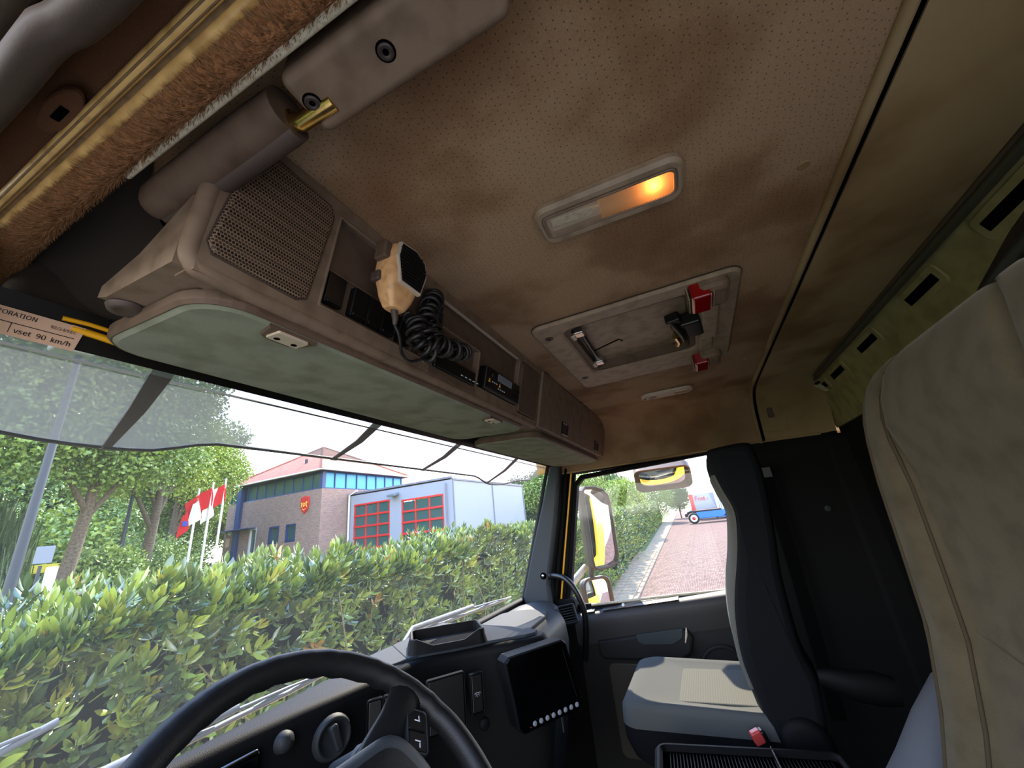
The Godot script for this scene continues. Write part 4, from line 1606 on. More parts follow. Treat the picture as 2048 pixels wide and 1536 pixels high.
func mirrors():
	M.mirror_shell = mat(Color(.36, .30, .24), .35, .5)
	var m = one_mirror("tall main mirror outside the passenger window, yellow cab side reflected", looking(Vector3(-.69, -.03, .72), Vector3(1.36, 2.345, -.588)), .165, .44, .11, 1.5,
		PackedVector2Array([Vector2(-.083, .205), Vector2(-.066, .222), Vector2(0, .217), Vector2(.05, .198), Vector2(.077, .165), Vector2(.083, .12), Vector2(.083, -.17), Vector2(.070, -.205), Vector2(.02, -.222), Vector2(-.055, -.225), Vector2(-.078, -.212), Vector2(-.083, -.18)]))
	var st := S()
	tube(st, [Vector3(1.10, 1.985, -.80), Vector3(1.20, 2.06, -.76), Vector3(1.32, 2.13, -.70)], [.022, .022, .018], 10)
	tube(st, [Vector3(1.10, 2.62, -.76), Vector3(1.25, 2.60, -.74), Vector3(1.34, 2.53, -.70)], [.018, .018, .015], 10)
	obj("arm", st, M.white_strip, m)
	m = one_mirror("small square wide-angle mirror below the tall main mirror", looking(Vector3(-.66, .06, .75), Vector3(1.36, 1.975, -.66)), .165, .165, .08, .42)
	st = S()
	tube(st, [Vector3(1.38, 2.04, -.70), Vector3(1.38, 2.12, -.68)], .018, 8)
	obj("stem", st, M.rubber, m)
	one_mirror("oblong kerb mirror above the passenger window, road reflected in it", looking(Vector3(-.80, -.62, .08), Vector3(1.34, 2.577, -.172)), .285, .125, .07, .40)

# ---------------------------------------------------------------- dashboard
func dash_section(P: Vector3, N: Vector3, B: Vector3, low: float) -> PackedVector3Array:
	var r := .022
	var c := P - N * r + Vector3(0, -r, 0)
	var row := PackedVector3Array()
	row.append(B + Vector3(0, -.10, 0))
	row.append(B)
	for k in 4:
		row.append(B.lerp(c + Vector3(0, r, 0), (k + 1) / 5.0) + Vector3(0, .003, 0))
	for k in 7:
		var a := PI / 2 * (1.0 - k / 6.0)
		row.append(c + N * cos(a) * r + Vector3(0, sin(a) * r, 0))
	row.append(c + N * r + Vector3(0, -.06, 0))
	row.append(c + N * (r - .004) + Vector3(0, -.18, 0))
	row.append(c + N * (r - .03) + Vector3(0, -.30, 0))
	row.append(Vector3(c.x, low, c.z) + N * (r - .06))
	return row

func dashboard():
	var d := thing("dashboard", Vector3(0, 1.5, -.8), "dark dashboard wrapping round the driver, paler worn top", "dashboard")
	var sec := [
		[-1.08, 2.09, -.878, 0.0, 1.0, -1.08, 2.08, -.93], [-.85, 2.09, -.875, 0.0, 1.0, -.85, 2.08, -.93], [-.62, 2.09, -.868, -.1, .995, -.62, 2.08, -.93], [-.48, 2.092, -.84, -.22, .975, -.48, 2.085, -.93],
		[-.36, 2.096, -.80, -.35, .93, -.38, 2.09, -.93], [-.25, 2.10, -.765, -.45, .89, -.30, 2.092, -.93], [-.15, 2.10, -.735, -.58, .81, -.18, 2.095, -.93], [-.06, 2.10, -.66, -.606, .795, -.05, 2.095, -.93],
		[.0, 2.10, -.56, -.606, .795, .06, 2.095, -.93], [.035, 2.10, -.505, -.606, .795, .12, 2.095, -.93], [.075, 2.10, -.484, -.15, .99, .15, 2.095, -.93], [.115, 2.10, -.50, .5, .86, .17, 2.095, -.93], [.145, 2.10, -.55, .9, .43, .19, 2.095, -.93], [.165, 2.10, -.62, 1.0, .1, .21, 2.095, -.93], [.20, 2.095, -.75, .95, .3, .22, 2.09, -.93]]
	var rows := []
	for s in sec:
		rows.append(dash_section(Vector3(s[0], s[1], s[2]), Vector3(s[3], 0, s[4]).normalized(), Vector3(s[5], s[6], s[7]), 1.5))
	# finer along its length
	var fine := []
	for j in rows[0].size():
		var line := []
		for r in rows:
			line.append(r[j])
		fine.append(smooth(line, 3))
	var rr2 := []
	for i in fine[0].size():
		var row := PackedVector3Array()
		for j in fine.size():
			row.append(fine[j][i])
		rr2.append(row)
	var st := S()
	loft(st, rr2)
	obj("driver_shell", st, M.dash, d)
	# paler pad on the top of the middle
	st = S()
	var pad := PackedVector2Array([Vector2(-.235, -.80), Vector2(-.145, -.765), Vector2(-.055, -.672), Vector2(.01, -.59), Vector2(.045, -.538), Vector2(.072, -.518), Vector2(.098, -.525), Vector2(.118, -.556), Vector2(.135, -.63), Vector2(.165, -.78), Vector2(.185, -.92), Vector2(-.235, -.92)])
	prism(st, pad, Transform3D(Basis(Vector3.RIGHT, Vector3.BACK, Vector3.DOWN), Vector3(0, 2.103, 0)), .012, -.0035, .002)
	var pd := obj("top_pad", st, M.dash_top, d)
	st = S()
	tube(st, [Vector3(-.175, 2.1066, -.777), Vector3(-.06, 2.1066, -.93)], .0012, 5)
	obj("groove", st, M.black_matt, pd)
	# passenger half
	st = S()
	rows = []
	for x in [.15, .3, .5, .7, .86, .93, .955, .97]:
		var e: float = maxf(0.0, x - .90)
		var bk: float = smoothstep(.62, .98, x) * .12
		var row := PackedVector3Array()
		for q in [[1.9, -.95], [2.02, -.95], [2.032, -.88], [2.038, -.80], [2.036, -.72], [2.028, -.672], [2.012, -.645], [1.99, -.632], [1.93, -.625], [1.82, -.635], [1.7, -.66], [1.5, -.70]]:
			row.append(Vector3(x - (2.05 - q[0]) * .03, q[0] - e * e * 6.0, maxf(q[1] - bk * clampf((q[1] + .9) / .2, 0, 1), -.95)))
		rows.append(row)
	loft(st, rows)
	obj("passenger_shell", st, M.dash_grey, d)
	st = S()
	prism(st, PackedVector2Array([Vector2(.30, -.92), Vector2(.62, -.915), Vector2(.68, -.88), Vector2(.70, -.80), Vector2(.66, -.71), Vector2(.57, -.685), Vector2(.30, -.672)]), Transform3D(Basis(Vector3.RIGHT, Vector3.BACK, Vector3.DOWN), Vector3(0, 2.036, 0)), .01, -.004, .003)
	obj("passenger_pad", st, M.dash_top, d)
	# vent at the passenger end
	var vx := looking(Vector3(-.60, .38, .70), Vector3(.785, 1.998, -.665))
	st = S()
	frame(st, rr(-.046, -.040, .046, .040, .010), rr(-.038, -.032, .038, .032, .006), vx, -.05, .012, .004)
	var v := obj("vent", st, M.dash_grey, d)
	st = S()
	prism(st, rr(-.038, -.032, .038, .032, .006), vx, -.025, -.012)
	obj("vent_back", st, M.hole, v)
	for k in 6:
		st = S()
		rbox(st, vx * Transform3D(Basis.from_euler(Vector3(.5, 0, 0)), Vector3(0, -.026 + k * .0104, .001)), Vector3(.074, .0022, .014), .001)
		obj("slat", st, M.pillar, v)
	# switch panels and instruments, set on the face that turns to the driver
	var F := Transform3D(Basis(Vector3(.795, 0, .606), Vector3.UP, Vector3(-.606, 0, .795)).orthonormalized(), Vector3(.035, 2.10, -.505))
	for q in [[-.196, -.122, -.166, -.042], [-.305, -.137, -.215, -.03], [-.44, -.12, -.41, -.035], [-.405, -.12, -.375, -.035]]:
		st = S()
		frame(st, rr(q[0] - .003, q[1] - .003, q[2] + .003, q[3] + .003, .005), rr(q[0], q[1], q[2], q[3], .004), F, -.01, .004, .0015)
		var p := obj("switch_frame", st, M.dash, d)
		st = S()
		prism(st, rr(q[0] + .001, q[1] + .001, q[2] - .001, q[3] - .001, .003), F, -.01, .002, .002)
		obj("switch", st, M.black, p)
	# lamp symbol on the switch beside the screen
	st = S()
	var sc := Vector2(-.181, -.080)
	for k in 9:
		var a := PI + PI * k / 8.0
		var b := PI + PI * (k + 1) / 8.0
		if k < 8:
			tube(st, [F * Vector3(sc.x + cos(a) * .0042, sc.y + sin(a) * .0042, .0025), F * Vector3(sc.x + cos(b) * .0042, sc.y + sin(b) * .0042, .0025)], .0004, 4)
	tube(st, [F * Vector3(sc.x - .0075, sc.y, .0025), F * Vector3(sc.x + .0075, sc.y, .0025)], .0004, 4)
	for k in 5:
		var a := PI + PI * (k + .5) / 5.0
		tube(st, [F * Vector3(sc.x + cos(a) * .0062, sc.y + sin(a) * .0062, .0025), F * Vector3(sc.x + cos(a) * .0085, sc.y + sin(a) * .0085, .0025)], .0004, 4)
	obj("lamp_symbol", st, M.mark, d)
	st = S()
	lathe(st, [[.0, .012], [.010, .012], [.013, .008], [.014, 0]], Transform3D(Basis(F.basis.x, F.basis.z, F.basis.y), F * Vector3(-.167, -.148, -.004)), 18)
	obj("socket", st, M.dash, d)
	st = S()
	lathe(st, [[.0, .004], [.026, .004], [.030, .014], [.036, .012], [.040, 0]], Transform3D(Basis(Vector3(.93, 0, .35), Vector3(-.35, .1, .93), Vector3(0, 1, 0)), Vector3(-.385, 2.03, -.80)), 28)
	rbox(st, Transform3D(Basis(Vector3(.93, 0, .35), Vector3(0, 1, 0), Vector3(-.35, .1, .93)).rotated(Vector3(-.35, .1, .93).normalized(), .35), Vector3(-.388, 2.032, -.787)), Vector3(.016, .05, .022), .005)
	obj("light_switch", st, M.dash_grey, d)
	st = S()
	lathe(st, [[.0, .022], [.011, .020], [.017, .012], [.019, 0]], Transform3D(Basis(Vector3.RIGHT, Vector3.BACK, Vector3.UP), Vector3(-.47, 2.055, -.838)), 18)
	obj("dimmer_knob", st, M.dash_grey, d)
	st = S()
	box(st, Vector3(-.60, 1.985, -.845), Vector3(.18, .16, .02), .01)
	obj("instrument_panel", st, M.screen, d)
	st = S()
	tube(st, [Vector3(-.43, 2.00, -.74), Vector3(-.45, 2.035, -.66), Vector3(-.475, 2.05, -.60), Vector3(-.49, 2.055, -.57)], [.016, .018, .014, .012], 12)
	obj("stalk", st, M.dash_grey, d)
	st = S()
	tube(st, [Vector3(-.452, 2.037, -.655), Vector3(-.456, 2.040, -.642)], .0225, 14)
	obj("stalk_ring", st, M.pillar, d)
	# key hanging at the right of the middle, charging socket below
	st = S()
	lathe(st, [[.0, .003], [.012, .003], [.014, .006], [.020, .004], [.021, 0]], Transform3D(Basis(Vector3(.3, 0, -.95), Vector3(.95, .0, .3), Vector3.UP), Vector3(.165, 1.85, -.60)), 18)
	obj("round_socket", st, M.dash_grey, d)
	var ky := thing("key", Vector3(.20, 1.88, -.55), "small key and fob hanging at the dark right end of the dashboard middle", "key")
	st = S()
	tube(st, [Vector3(.165, 1.90, -.53), Vector3(.19, 1.90, -.525), Vector3(.20, 1.87, -.52), Vector3(.202, 1.82, -.52)], [.012, .010, .007, .003], 8)
	obj("fob", st, M.steel, ky)
	# screen unit
	var s := thing("screen_unit", F * Vector3(-.02, -.17, .03), "black screen unit with a row of round buttons on the dashboard", "screen")
	st = S()
	var so := PackedVector2Array([Vector2(-.123, -.022), Vector2(-.110, -.012), Vector2(.055, -.006), Vector2(.066, -.016), Vector2(.098, -.155), Vector2(.086, -.170), Vector2(-.086, -.178), Vector2(-.100, -.165)])
	prism(st, so, F, .005, .052, .006)
	obj("case", st, M.dash, s)
	st = S()
	prism(st, inset(so, .003), F, .05, .0535, .001)
	obj("bezel", st, M.screen, s)
	st = S()
	prism(st, PackedVector2Array([Vector2(-.105, -.028), Vector2(.046, -.022), Vector2(.072, -.138), Vector2(-.088, -.146)]), F, .053, .0542)
	obj("display", st, M.screen, s)
	st = S()
	tube(st, [F * Vector3(.050, -.03, .0545), F * Vector3(.076, -.14, .0545)], .0012, 5)
	obj("edge", st, M.dash, s)
	for k in 8:
		st = S()
		lathe(st, [[.0, .0025], [.0048, .0025], [.006, 0]], Transform3D(Basis(F.basis.x, F.basis.z, F.basis.y), F * Vector3(-.056 + k * .0185, -.1615 + k * .0008, .053)), 14)
		obj("button", st, M.grey_paint, s)
	for k in [[-.068, -.166], [-.008, -.155]]:
		st = S()
		lathe(st, [[.0, .0012], [.0013, .0008], [.0015, 0]], Transform3D(Basis(F.basis.x, F.basis.z, F.basis.y), F * Vector3(k[0], k[1], .0535)), 8)
		obj("indicator", st, M.red, s)
	# tray on top
	var tx := Transform3D(Basis(Vector3(.63, 0, .776), Vector3(.776, 0, -.63), Vector3.UP).orthonormalized(), Vector3(-.155, 2.106, -.785))
	var t := thing("tray", Vector3(-.03, 2.106, -.75), "black open tray with a ribbed mat on top of the dashboard", "tray")
	st = S()
	prism(st, rr(.0, .0, .205, .135, .018, 5), tx, 0, .006, .001)
	obj("base", st, M.dash, t)
	# rim: low in the middle of the near side
	var o := rr(.0, .0, .205, .135, .018, 5)
	var dense := PackedVector2Array()
	for i in o.size():
		for k in 4:
			dense.append(o[i].lerp(o[(i + 1) % o.size()], k / 4.0))
	rows = []
	var hs := []
	for p in dense:
		var low: float = smoothstep(.03, .05, p.x) * (1.0 - smoothstep(.155, .175, p.x)) if p.y < .02 else 0.0
		hs.append(lerpf(.034, .015, low))
	var i2 := inset(dense, .010)
	var lay := [[inset(dense, -.006), 0.0], [dense, .55], [inset(dense, .001), .92], [inset(dense, .003), 1.0], [inset(dense, .007), 1.0], [inset(dense, .009), .92], [inset(dense, .012), .15]]
	for l in lay:
		var row := PackedVector3Array()
		for i in dense.size():
			row.append(tx * Vector3(l[0][i].x, l[0][i].y, hs[i] * l[1]))
		rows.append(row)
	st = S()
	loft(st, rows, true)
	obj("rim", st, M.dash, t)
	st = S()
	for k in 22:
		var y := .016 + k * .0049
		tube(st, [tx * Vector3(.016, y, .0065), tx * Vector3(.19, y, .0065)], .0015, 5)
	obj("mat", st, M.dash_grey, t)

# ---------------------------------------------------------------- steering wheel
func steering_wheel():
	var th := .817
	var Wb := Basis(Vector3.RIGHT, Vector3(0, sin(th), -cos(th)), Vector3(0, cos(th), sin(th)))
	var W := Transform3D(Wb, Vector3(-.726, 2.092, -.398))
	var w := thing("steering_wheel", Vector3(-.726, 2.0, -.398), "large black steering wheel with grey centre pad and spoke buttons", "steering wheel")
	var st := S()
	var path := []
	var rad := []
	for k in 96:
		var a := TAU * k / 96
		path.append(W * Vector3(cos(a) * .225, sin(a) * .225, -.0015 * (1.0 + cos(a * 40.0)) * (1.0 if sin(a) > .2 else 0.0)))
		rad.append(.0168 + .0006 * cos(a * 40.0) * (1.0 if sin(a) > .2 else 0.0))
	tube(st, path, rad, 18, true)
	obj("rim", st, M.leather, w)
	for a in [.56, PI - .56, PI + .62, -.62]:
		st = S()
		var u := Vector2(cos(a), sin(a))
		var rows := []
		for q in [[.08, .040, .014, -.022], [.13, .034, .013, -.014], [.17, .027, .012, -.006], [.20, .026, .012, -.001], [.222, .030, .012, 0.0]]:
			var row := PackedVector3Array()
			for k in 14:
				var b := TAU * k / 14
				var c: Vector2 = u * q[0] + Vector2(-u.y, u.x) * cos(b) * q[1]
				row.append(W * Vector3(c.x, c.y, q[3] + sin(b) * q[2]))
			rows.append(row)
		loft(st, rows, true, true)
		var sp := obj("spoke", st, M.leather, w)
		if sin(a) > 0 and cos(a) > 0:
			var bx := W * Transform3D(Basis(Vector3.BACK, a - 1.25), Vector3(.158, .064, .0035))
			st = S()
			frame(st, rr(-.017, -.029, .017, .029, .006), rr(-.015, -.027, .015, .027, .005), bx, -.01, .004, .001)
			obj("button_frame", st, M.dash_grey, sp)
			for k in 2:
				st = S()
				prism(st, rr(-.0145, -.0265 + k * .027, .0145, -.0015 + k * .028, .004), bx, -.01, .003, .0015)
				obj("button", st, M.black, sp)
			st = S()
			for k in 2:
				rbox(st, bx * Transform3D(Basis.IDENTITY, Vector3(0, -.014 + k * .027, .0033)), Vector3(.009, .0015, .0006), .0002)
				rbox(st, bx * Transform3D(Basis.IDENTITY, Vector3(.003, -.019 + k * .036, .0033)), Vector3(.0015, .006, .0006), .0002)
			obj("button_mark", st, M.mark, sp)
		else:
			st = S()
	# centre pad
	var o := []
	for p in [[.150, .0], [.146, .045], [.122, .082], [.06, .088], [-.06, .088], [-.122, .082], [-.146, .045], [-.150, 0.0], [-.13, -.06], [-.08, -.095], [.08, -.095], [.13, -.06]]:
		o.append(Vector3(p[0], p[1], 0))
	var ring := smooth(o, 4, true)
	var rows := []
	for q in [[1.0, -.05], [1.0, -.006], [.985, .002], [.95, .008], [.86, .013], [.6, .017], [.3, .019], [.02, .020]]:
		var row := PackedVector3Array()
		for p in ring:
			row.append(W * Vector3(p.x * q[0], p.y * q[0], q[1]))
		rows.append(row)
	st = S()
	loft(st, rows, true)
	obj("centre_pad", st, M.hub, w)
	rows = []
	for q in [[.80, .0150], [.6, .0185], [.3, .0205], [.02, .0215]]:
		var row := PackedVector3Array()
		for p in ring:
			row.append(W * Vector3(p.x * q[0], p.y * q[0], q[1]))
		rows.append(row)
	st = S()
	loft(st, rows, true)
	obj("pad_inset", st, M.leather, w)
	st = S()
	tube(st, [W * Vector3(0, 0, -.03), W * Vector3(0, 0, -.4)], .045, 16)
	obj("column", st, M.black, w)

# ---------------------------------------------------------------- seats
var SEAT_ROWS := [[1.75, .26, .14], [1.85, .26, .160], [1.95, .26, .187], [2.02, .26, .207], [2.1, .258, .230], [2.2, .255, .250], [2.3, .252, .256], [2.41, .25, .262], [2.48, .248, .270], [2.52, .243, .278], [2.55, .228, .288], [2.568, .205, .298], [2.580, .17, .312], [2.586, .11, .33]]

func seat_front(x: float, y: float) -> float:
	var r0 = SEAT_ROWS[0]
	var zf := .2
	var hw := .25
	for k in SEAT_ROWS.size() - 1:
		if y >= SEAT_ROWS[k][0] and y <= SEAT_ROWS[k + 1][0]:
			var f: float = (y - SEAT_ROWS[k][0]) / (SEAT_ROWS[k + 1][0] - SEAT_ROWS[k][0])
			zf = lerpf(SEAT_ROWS[k][2], SEAT_ROWS[k + 1][2], f)
			hw = lerpf(SEAT_ROWS[k][1], SEAT_ROWS[k + 1][1], f)
	return seat_z(absf(x) / hw, zf, y)

func seat_z(u: float, zf: float, y := 2.2) -> float:
	# bolsters at the sides, hollow in the middle, rounded off at the edge
	var edge := smoothstep(.80, 1.0, u)
	var hollow := 1.0 - smoothstep(.50, .72, u)
	var groove := exp(-pow((u - .60) / .035, 2))
	return zf + .045 * edge * edge + .030 * hollow * (1.0 - smoothstep(2.38, 2.5, y)) + .010 * groove

func driver_seat():
	var s := thing("driver_seat", Vector3(-.5, 1.4, .2), "tall brown-grey driver's seat at the right edge of the picture", "seat")
	var rows := []
	for r in SEAT_ROWS:
		var row := PackedVector3Array()
		for k in 41:
			var u := -1.0 + k / 20.0
			row.append(Vector3(-.5 + u * r[1], r[0], seat_z(absf(u), r[2], r[0])))
		for q in [[1.0, .09], [.92, .12], [.5, .135], [-.5, .135], [-.92, .12], [-1.0, .09]]:
			row.append(Vector3(-.5 + q[0] * r[1], r[0], r[2] + q[1]))
		rows.append(row)
	var st := S()
	loft(st, rows, true, true)
	var b := obj("backrest", st, M.seat, s)
	# piped seams
	for q in [[.62, 2.56, 1.8], [.83, 2.53, 1.8]]:
		var pts := []
		for k in 24:
			var y: float = lerpf(q[1], q[2], k / 23.0)
			var hw := .25
			for i in SEAT_ROWS.size() - 1:
				if y >= SEAT_ROWS[i][0] and y <= SEAT_ROWS[i + 1][0]:
					hw = lerpf(SEAT_ROWS[i][1], SEAT_ROWS[i + 1][1], (y - SEAT_ROWS[i][0]) / (SEAT_ROWS[i + 1][0] - SEAT_ROWS[i][0]))
			var x: float = q[0] * hw
			pts.append(Vector3(-.5 + x, y, seat_front(x, y) - .0005))
		st = S()
		tube(st, pts, .0026, 6)
		obj("seam", st, M.seat_seam, b)
	st = S()
	var pts2 := []
	for k in 14:
		var x := lerpf(-.15, .15, k / 13.0)
		pts2.append(Vector3(-.5 + x, 2.21 - .02 * sin(PI * k / 13.0), seat_front(x, 2.21 - .02 * sin(PI * k / 13.0)) - .0005))
	tube(st, pts2, .0024, 6)
	obj("seam", st, M.seat, b)
	# folded armrest on the inner side
	st = S()
	rows = []
	for q in [[.10, 1.90, .030], [.125, 1.955, .036], [.165, 2.0, .040], [.205, 2.05, .044], [.245, 2.10, .042], [.270, 2.125, .030], [.282, 2.132, .012]]:
		var row := PackedVector3Array()
		for k in 16:
			var a := TAU * k / 16
			row.append(Vector3(-.20 + cos(a) * .045, q[1] + sin(a) * q[2] * .6 - .01, q[0] + .045 + sin(a) * q[2] * -.7))
		rows.append(row)
	loft(st, rows, true, true)
	obj("armrest", st, M.seat_blue, s)
	st = S()
	box(st, Vector3(-.5, 1.78, -.02), Vector3(.5, .14, .42), .05)
	obj("cushion", st, M.seat, s)
	st = S()
	box(st, Vector3(-.5, 1.5, .05), Vector3(.4, .42, .4), .03)
	obj("base", st, M.black_matt, s)
	# black guide behind the top of the backrest
	st = S()
	rows = []
	for q in [[-.86, 2.64, .04], [-.74, 2.66, .04], [-.64, 2.665, .035], [-.56, 2.652, .028], [-.48, 2.63, .016], [-.43, 2.612, .006]]:
		var row := PackedVector3Array()
		for k in 12:
			var a := TAU * k / 12
			row.append(Vector3(q[0], q[1] + sin(a) * q[2] - .02, .40 + cos(a) * .03))
		rows.append(row)
	loft(st, rows, true, true)
	obj("rear_shell", st, M.black, s)

func passenger_seat():
	var s := thing("passenger_seat", Vector3(.52, 1.35, -.1), "grey passenger seat with sunlight across its cushion", "seat")
	var st := S()
	var rows := []
	for q in [[1.70, -.04], [1.72, -.015], [1.76, 0.0], [1.80, .002], [1.83, -.002], [1.845, -.012], [1.852, -.03], [1.848, -.06], [1.842, -.12], [1.84, -.19]]:
		var o := rr(.305 - q[1] * .6, -.375 - q[1], .745 + q[1] * .6, .12 + q[1], .06, 6)
		var row := PackedVector3Array()
		for p in o:
			row.append(Vector3(p.x, q[0] + .012 * smoothstep(-.1, -.36, p.y) * (1.0 if q[0] > 1.82 else 0.0), p.y))
		rows.append(row)
	loft(st, rows.slice(3), true, true)
	var c := obj("cushion", st, M.cushion, s)
	st = S()
	loft(st, rows.slice(0, 4), true, true)
	obj("cushion_side", st, M.seat_dark, s)
	st = S()
	prism(st, rr(.385, -.205, .665, .10, .01), Transform3D(Basis(Vector3.RIGHT, Vector3.BACK, Vector3.DOWN), Vector3(0, 1.838, 0)), .004, -.0085, .004)
	obj("insert", st, M.cushion_mid, c)
	st = S()
	tube(st, smooth([Vector3(.335, 1.845, .06), Vector3(.332, 1.848, -.15), Vector3(.345, 1.850, -.30), Vector3(.40, 1.858, -.338), Vector3(.55, 1.861, -.343), Vector3(.66, 1.858, -.338), Vector3(.71, 1.850, -.30), Vector3(.716, 1.845, .06)], 4), .0022, 6)
	obj("seam", st, M.seat_dark, c)
	# backrest seen from its inner side
	var prof := smooth([Vector3(.028, 1.80, 0), Vector3(.012, 1.90, 0), Vector3(.003, 1.975, 0), Vector3(.010, 2.06, 0), Vector3(.028, 2.14, 0), Vector3(.058, 2.23, 0), Vector3(.083, 2.33, 0), Vector3(.086, 2.38, 0), Vector3(.070, 2.44, 0), Vector3(.060, 2.50, 0), Vector3(.0625, 2.545, 0), Vector3(.078, 2.564, 0), Vector3(.165, 2.568, 0), Vector3(.185, 2.54, 0), Vector3(.188, 2.45, 0), Vector3(.172, 2.30, 0), Vector3(.156, 2.20, 0), Vector3(.150, 2.10, 0), Vector3(.150, 2.0, 0), Vector3(.165, 1.93, 0), Vector3(.150, 1.80, 0)], 4)
	rows = []
	for q in [[.300, .022], [.304, .012], [.312, .004], [.325, 0.0], [.40, -.012], [.52, -.004], [.64, -.012], [.705, 0.0], [.718, .004], [.726, .012], [.73, .022]]:
		var row := PackedVector3Array()
		var cen := Vector2(.09, 2.2)
		for p in prof:
			var v := Vector2(p.x, p.y)
			var dir := Vector2(signf(.09 - v.x), 0) * minf(1.0, absf(.09 - v.x) / .03) + Vector2(0, -1) * smoothstep(2.5, 2.56, v.y)
			v += dir * q[1]
			row.append(Vector3(q[0], v.y, v.x))
		rows.append(row)
	st = S()
	loft(st, rows, true, true)
	obj("backrest", st, M.seat_dark, s)
	st = S()
	rows = []
	for x in [.345, .36, .5, .67, .69]:
		var row := PackedVector3Array()
		for i in range(4, 36):
			var p: Vector3 = prof[i]
			var rim := .0 if x > .35 and x < .68 else .006
			row.append(Vector3(x, p.y, p.x - .014 + rim))
		rows.append(row)
	sheet(st, rows, Vector3(0, 0, .006))
	obj("front_panel", st, M.cushion_mid, s)
	st = S()
	tube(st, [Vector3(.303, 1.95, .03), Vector3(.302, 2.1, .045), Vector3(.302, 2.3, .11), Vector3(.303, 2.5, .09)], .0022, 6)
	obj("seam", st, M.seat_blue, s)
	st = S()
	box(st, Vector3(.52, 1.5, -.1), Vector3(.36, .40, .36), .03)
	obj("base", st, M.black_matt, s)
	# black lever and hinge cover low on the inner side
	st = S()
	rows = []
	for q in [[.165, 1.955, .012, .018], [.19, 1.95, .018, .026], [.23, 1.94, .024, .034], [.28, 1.935, .024, .038], [.32, 1.93, .016, .03]]:
		var row := PackedVector3Array()
		for k in 14:
			var a := TAU * k / 14
			row.append(Vector3(.285 + cos(a) * q[2], q[1] + sin(a) * q[3], q[0]))
		rows.append(row)
	loft(st, rows, true, true)
	obj("side_lever", st, M.dash, s)
	st = S()
	lathe(st, [[.0, .02], [.04, .018], [.055, .01], [.06, 0]], Transform3D(Basis(Vector3.UP, Vector3.LEFT, Vector3.BACK), Vector3(.30, 1.80, .10)), 24)
	obj("hinge_cover", st, M.dash, s)
	# belt buckle
	var b := thing("belt_buckle", Vector3(.27, 1.80, .0), "seat belt buckle with a red button beside the passenger cushion", "buckle")
	st = S()
	tube(st, [Vector3(.275, 1.70, .03), Vector3(.272, 1.78, .008), Vector3(.27, 1.80, .0)], .010, 8)
	obj("stalk", st, M.black, b)
	st = S()
	rbox(st, Transform3D(Basis.from_euler(Vector3(-.35, .3, 0)), Vector3(.268, 1.815, -.004)), Vector3(.026, .046, .034), .006)
	obj("case", st, M.black, b)
	st = S()
	rbox(st, Transform3D(Basis.from_euler(Vector3(-.35, .3, 0)), Vector3(.260, 1.826, -.012)), Vector3(.022, .030, .026), .005)
	obj("button", st, M.buckle, b)

func between_seats():
	var b := thing("centre_console", Vector3(.0, 1.6, -.03), "black storage console with a ribbed tray between the seats", "console")
	var D := Transform3D(Basis(Vector3(.995, 0, -.10), Vector3(.10, 0, .995), Vector3.DOWN), Vector3(0, 1.852, 0))
	var st := S()
	var o := rr(-.14, -.235, .155, .17, .03, 6)
	prism(st, inset(o, .004), D, .012, .35)
	obj("body", st, M.black, b)
	st = S()
	frame(st, o, inset(o, .018), D, .03, 0.0, .006)
	obj("rim", st, M.dash, b)
	st = S()
	prism(st, inset(o, .017), D, .016, .012)
	var m := obj("mat", st, M.dash, b)
	st = S()
	for k in 46:
		var y := -.20 + k * .0075
		tube(st, [D * Vector3(-.115, y, .0118), D * Vector3(.13, y, .0118)], .0018, 5)
	obj("rib", st, M.dash, m)
	m.set_meta("kind", "stuff")
	st = S()
	rbox(st, D * Transform3D(Basis.IDENTITY, Vector3(.012, .028, .006)), Vector3(.29, .004, .012), .001)
	obj("divider", st, M.black, b)

# ---------------------------------------------------------------- hedge
func leaf_shape(st: SurfaceTool, xf: Transform3D, L: float, W: float, fold := .35, droop := .18):
	var rows := []
	for k in 5:
		var f := k / 4.0
		var w := W * .5 * pow(sin(PI * clampf(f * .94 + .04, 0, 1)), .75)
		var y := L * f
		var dz := -droop * L * f * f
		rows.append(PackedVector3Array([xf * Vector3(-w, y, dz + w * fold), xf * Vector3(0, y, dz), xf * Vector3(w, y, dz + w * fold)]))
	loft(st, rows)

func sprig_leaves(rng: RandomNumberGenerator, n: int) -> Array:
	# places of the leaves of one shoot round its axis +y
	var out := []
	for k in n:
		var a := k * 2.4 + rng.randf_range(-.3, .3)
		var tilt := lerpf(1.35, .35, float(k) / (n - 1)) + rng.randf_range(-.15, .15)
		var b := Basis(Vector3.UP, a) * Basis(Vector3.RIGHT, tilt)
		out.append([Transform3D(b, Vector3(0, lerpf(-.05, .035, float(k) / (n - 1)), 0)), rng.randf_range(.065, .098)])
	return out

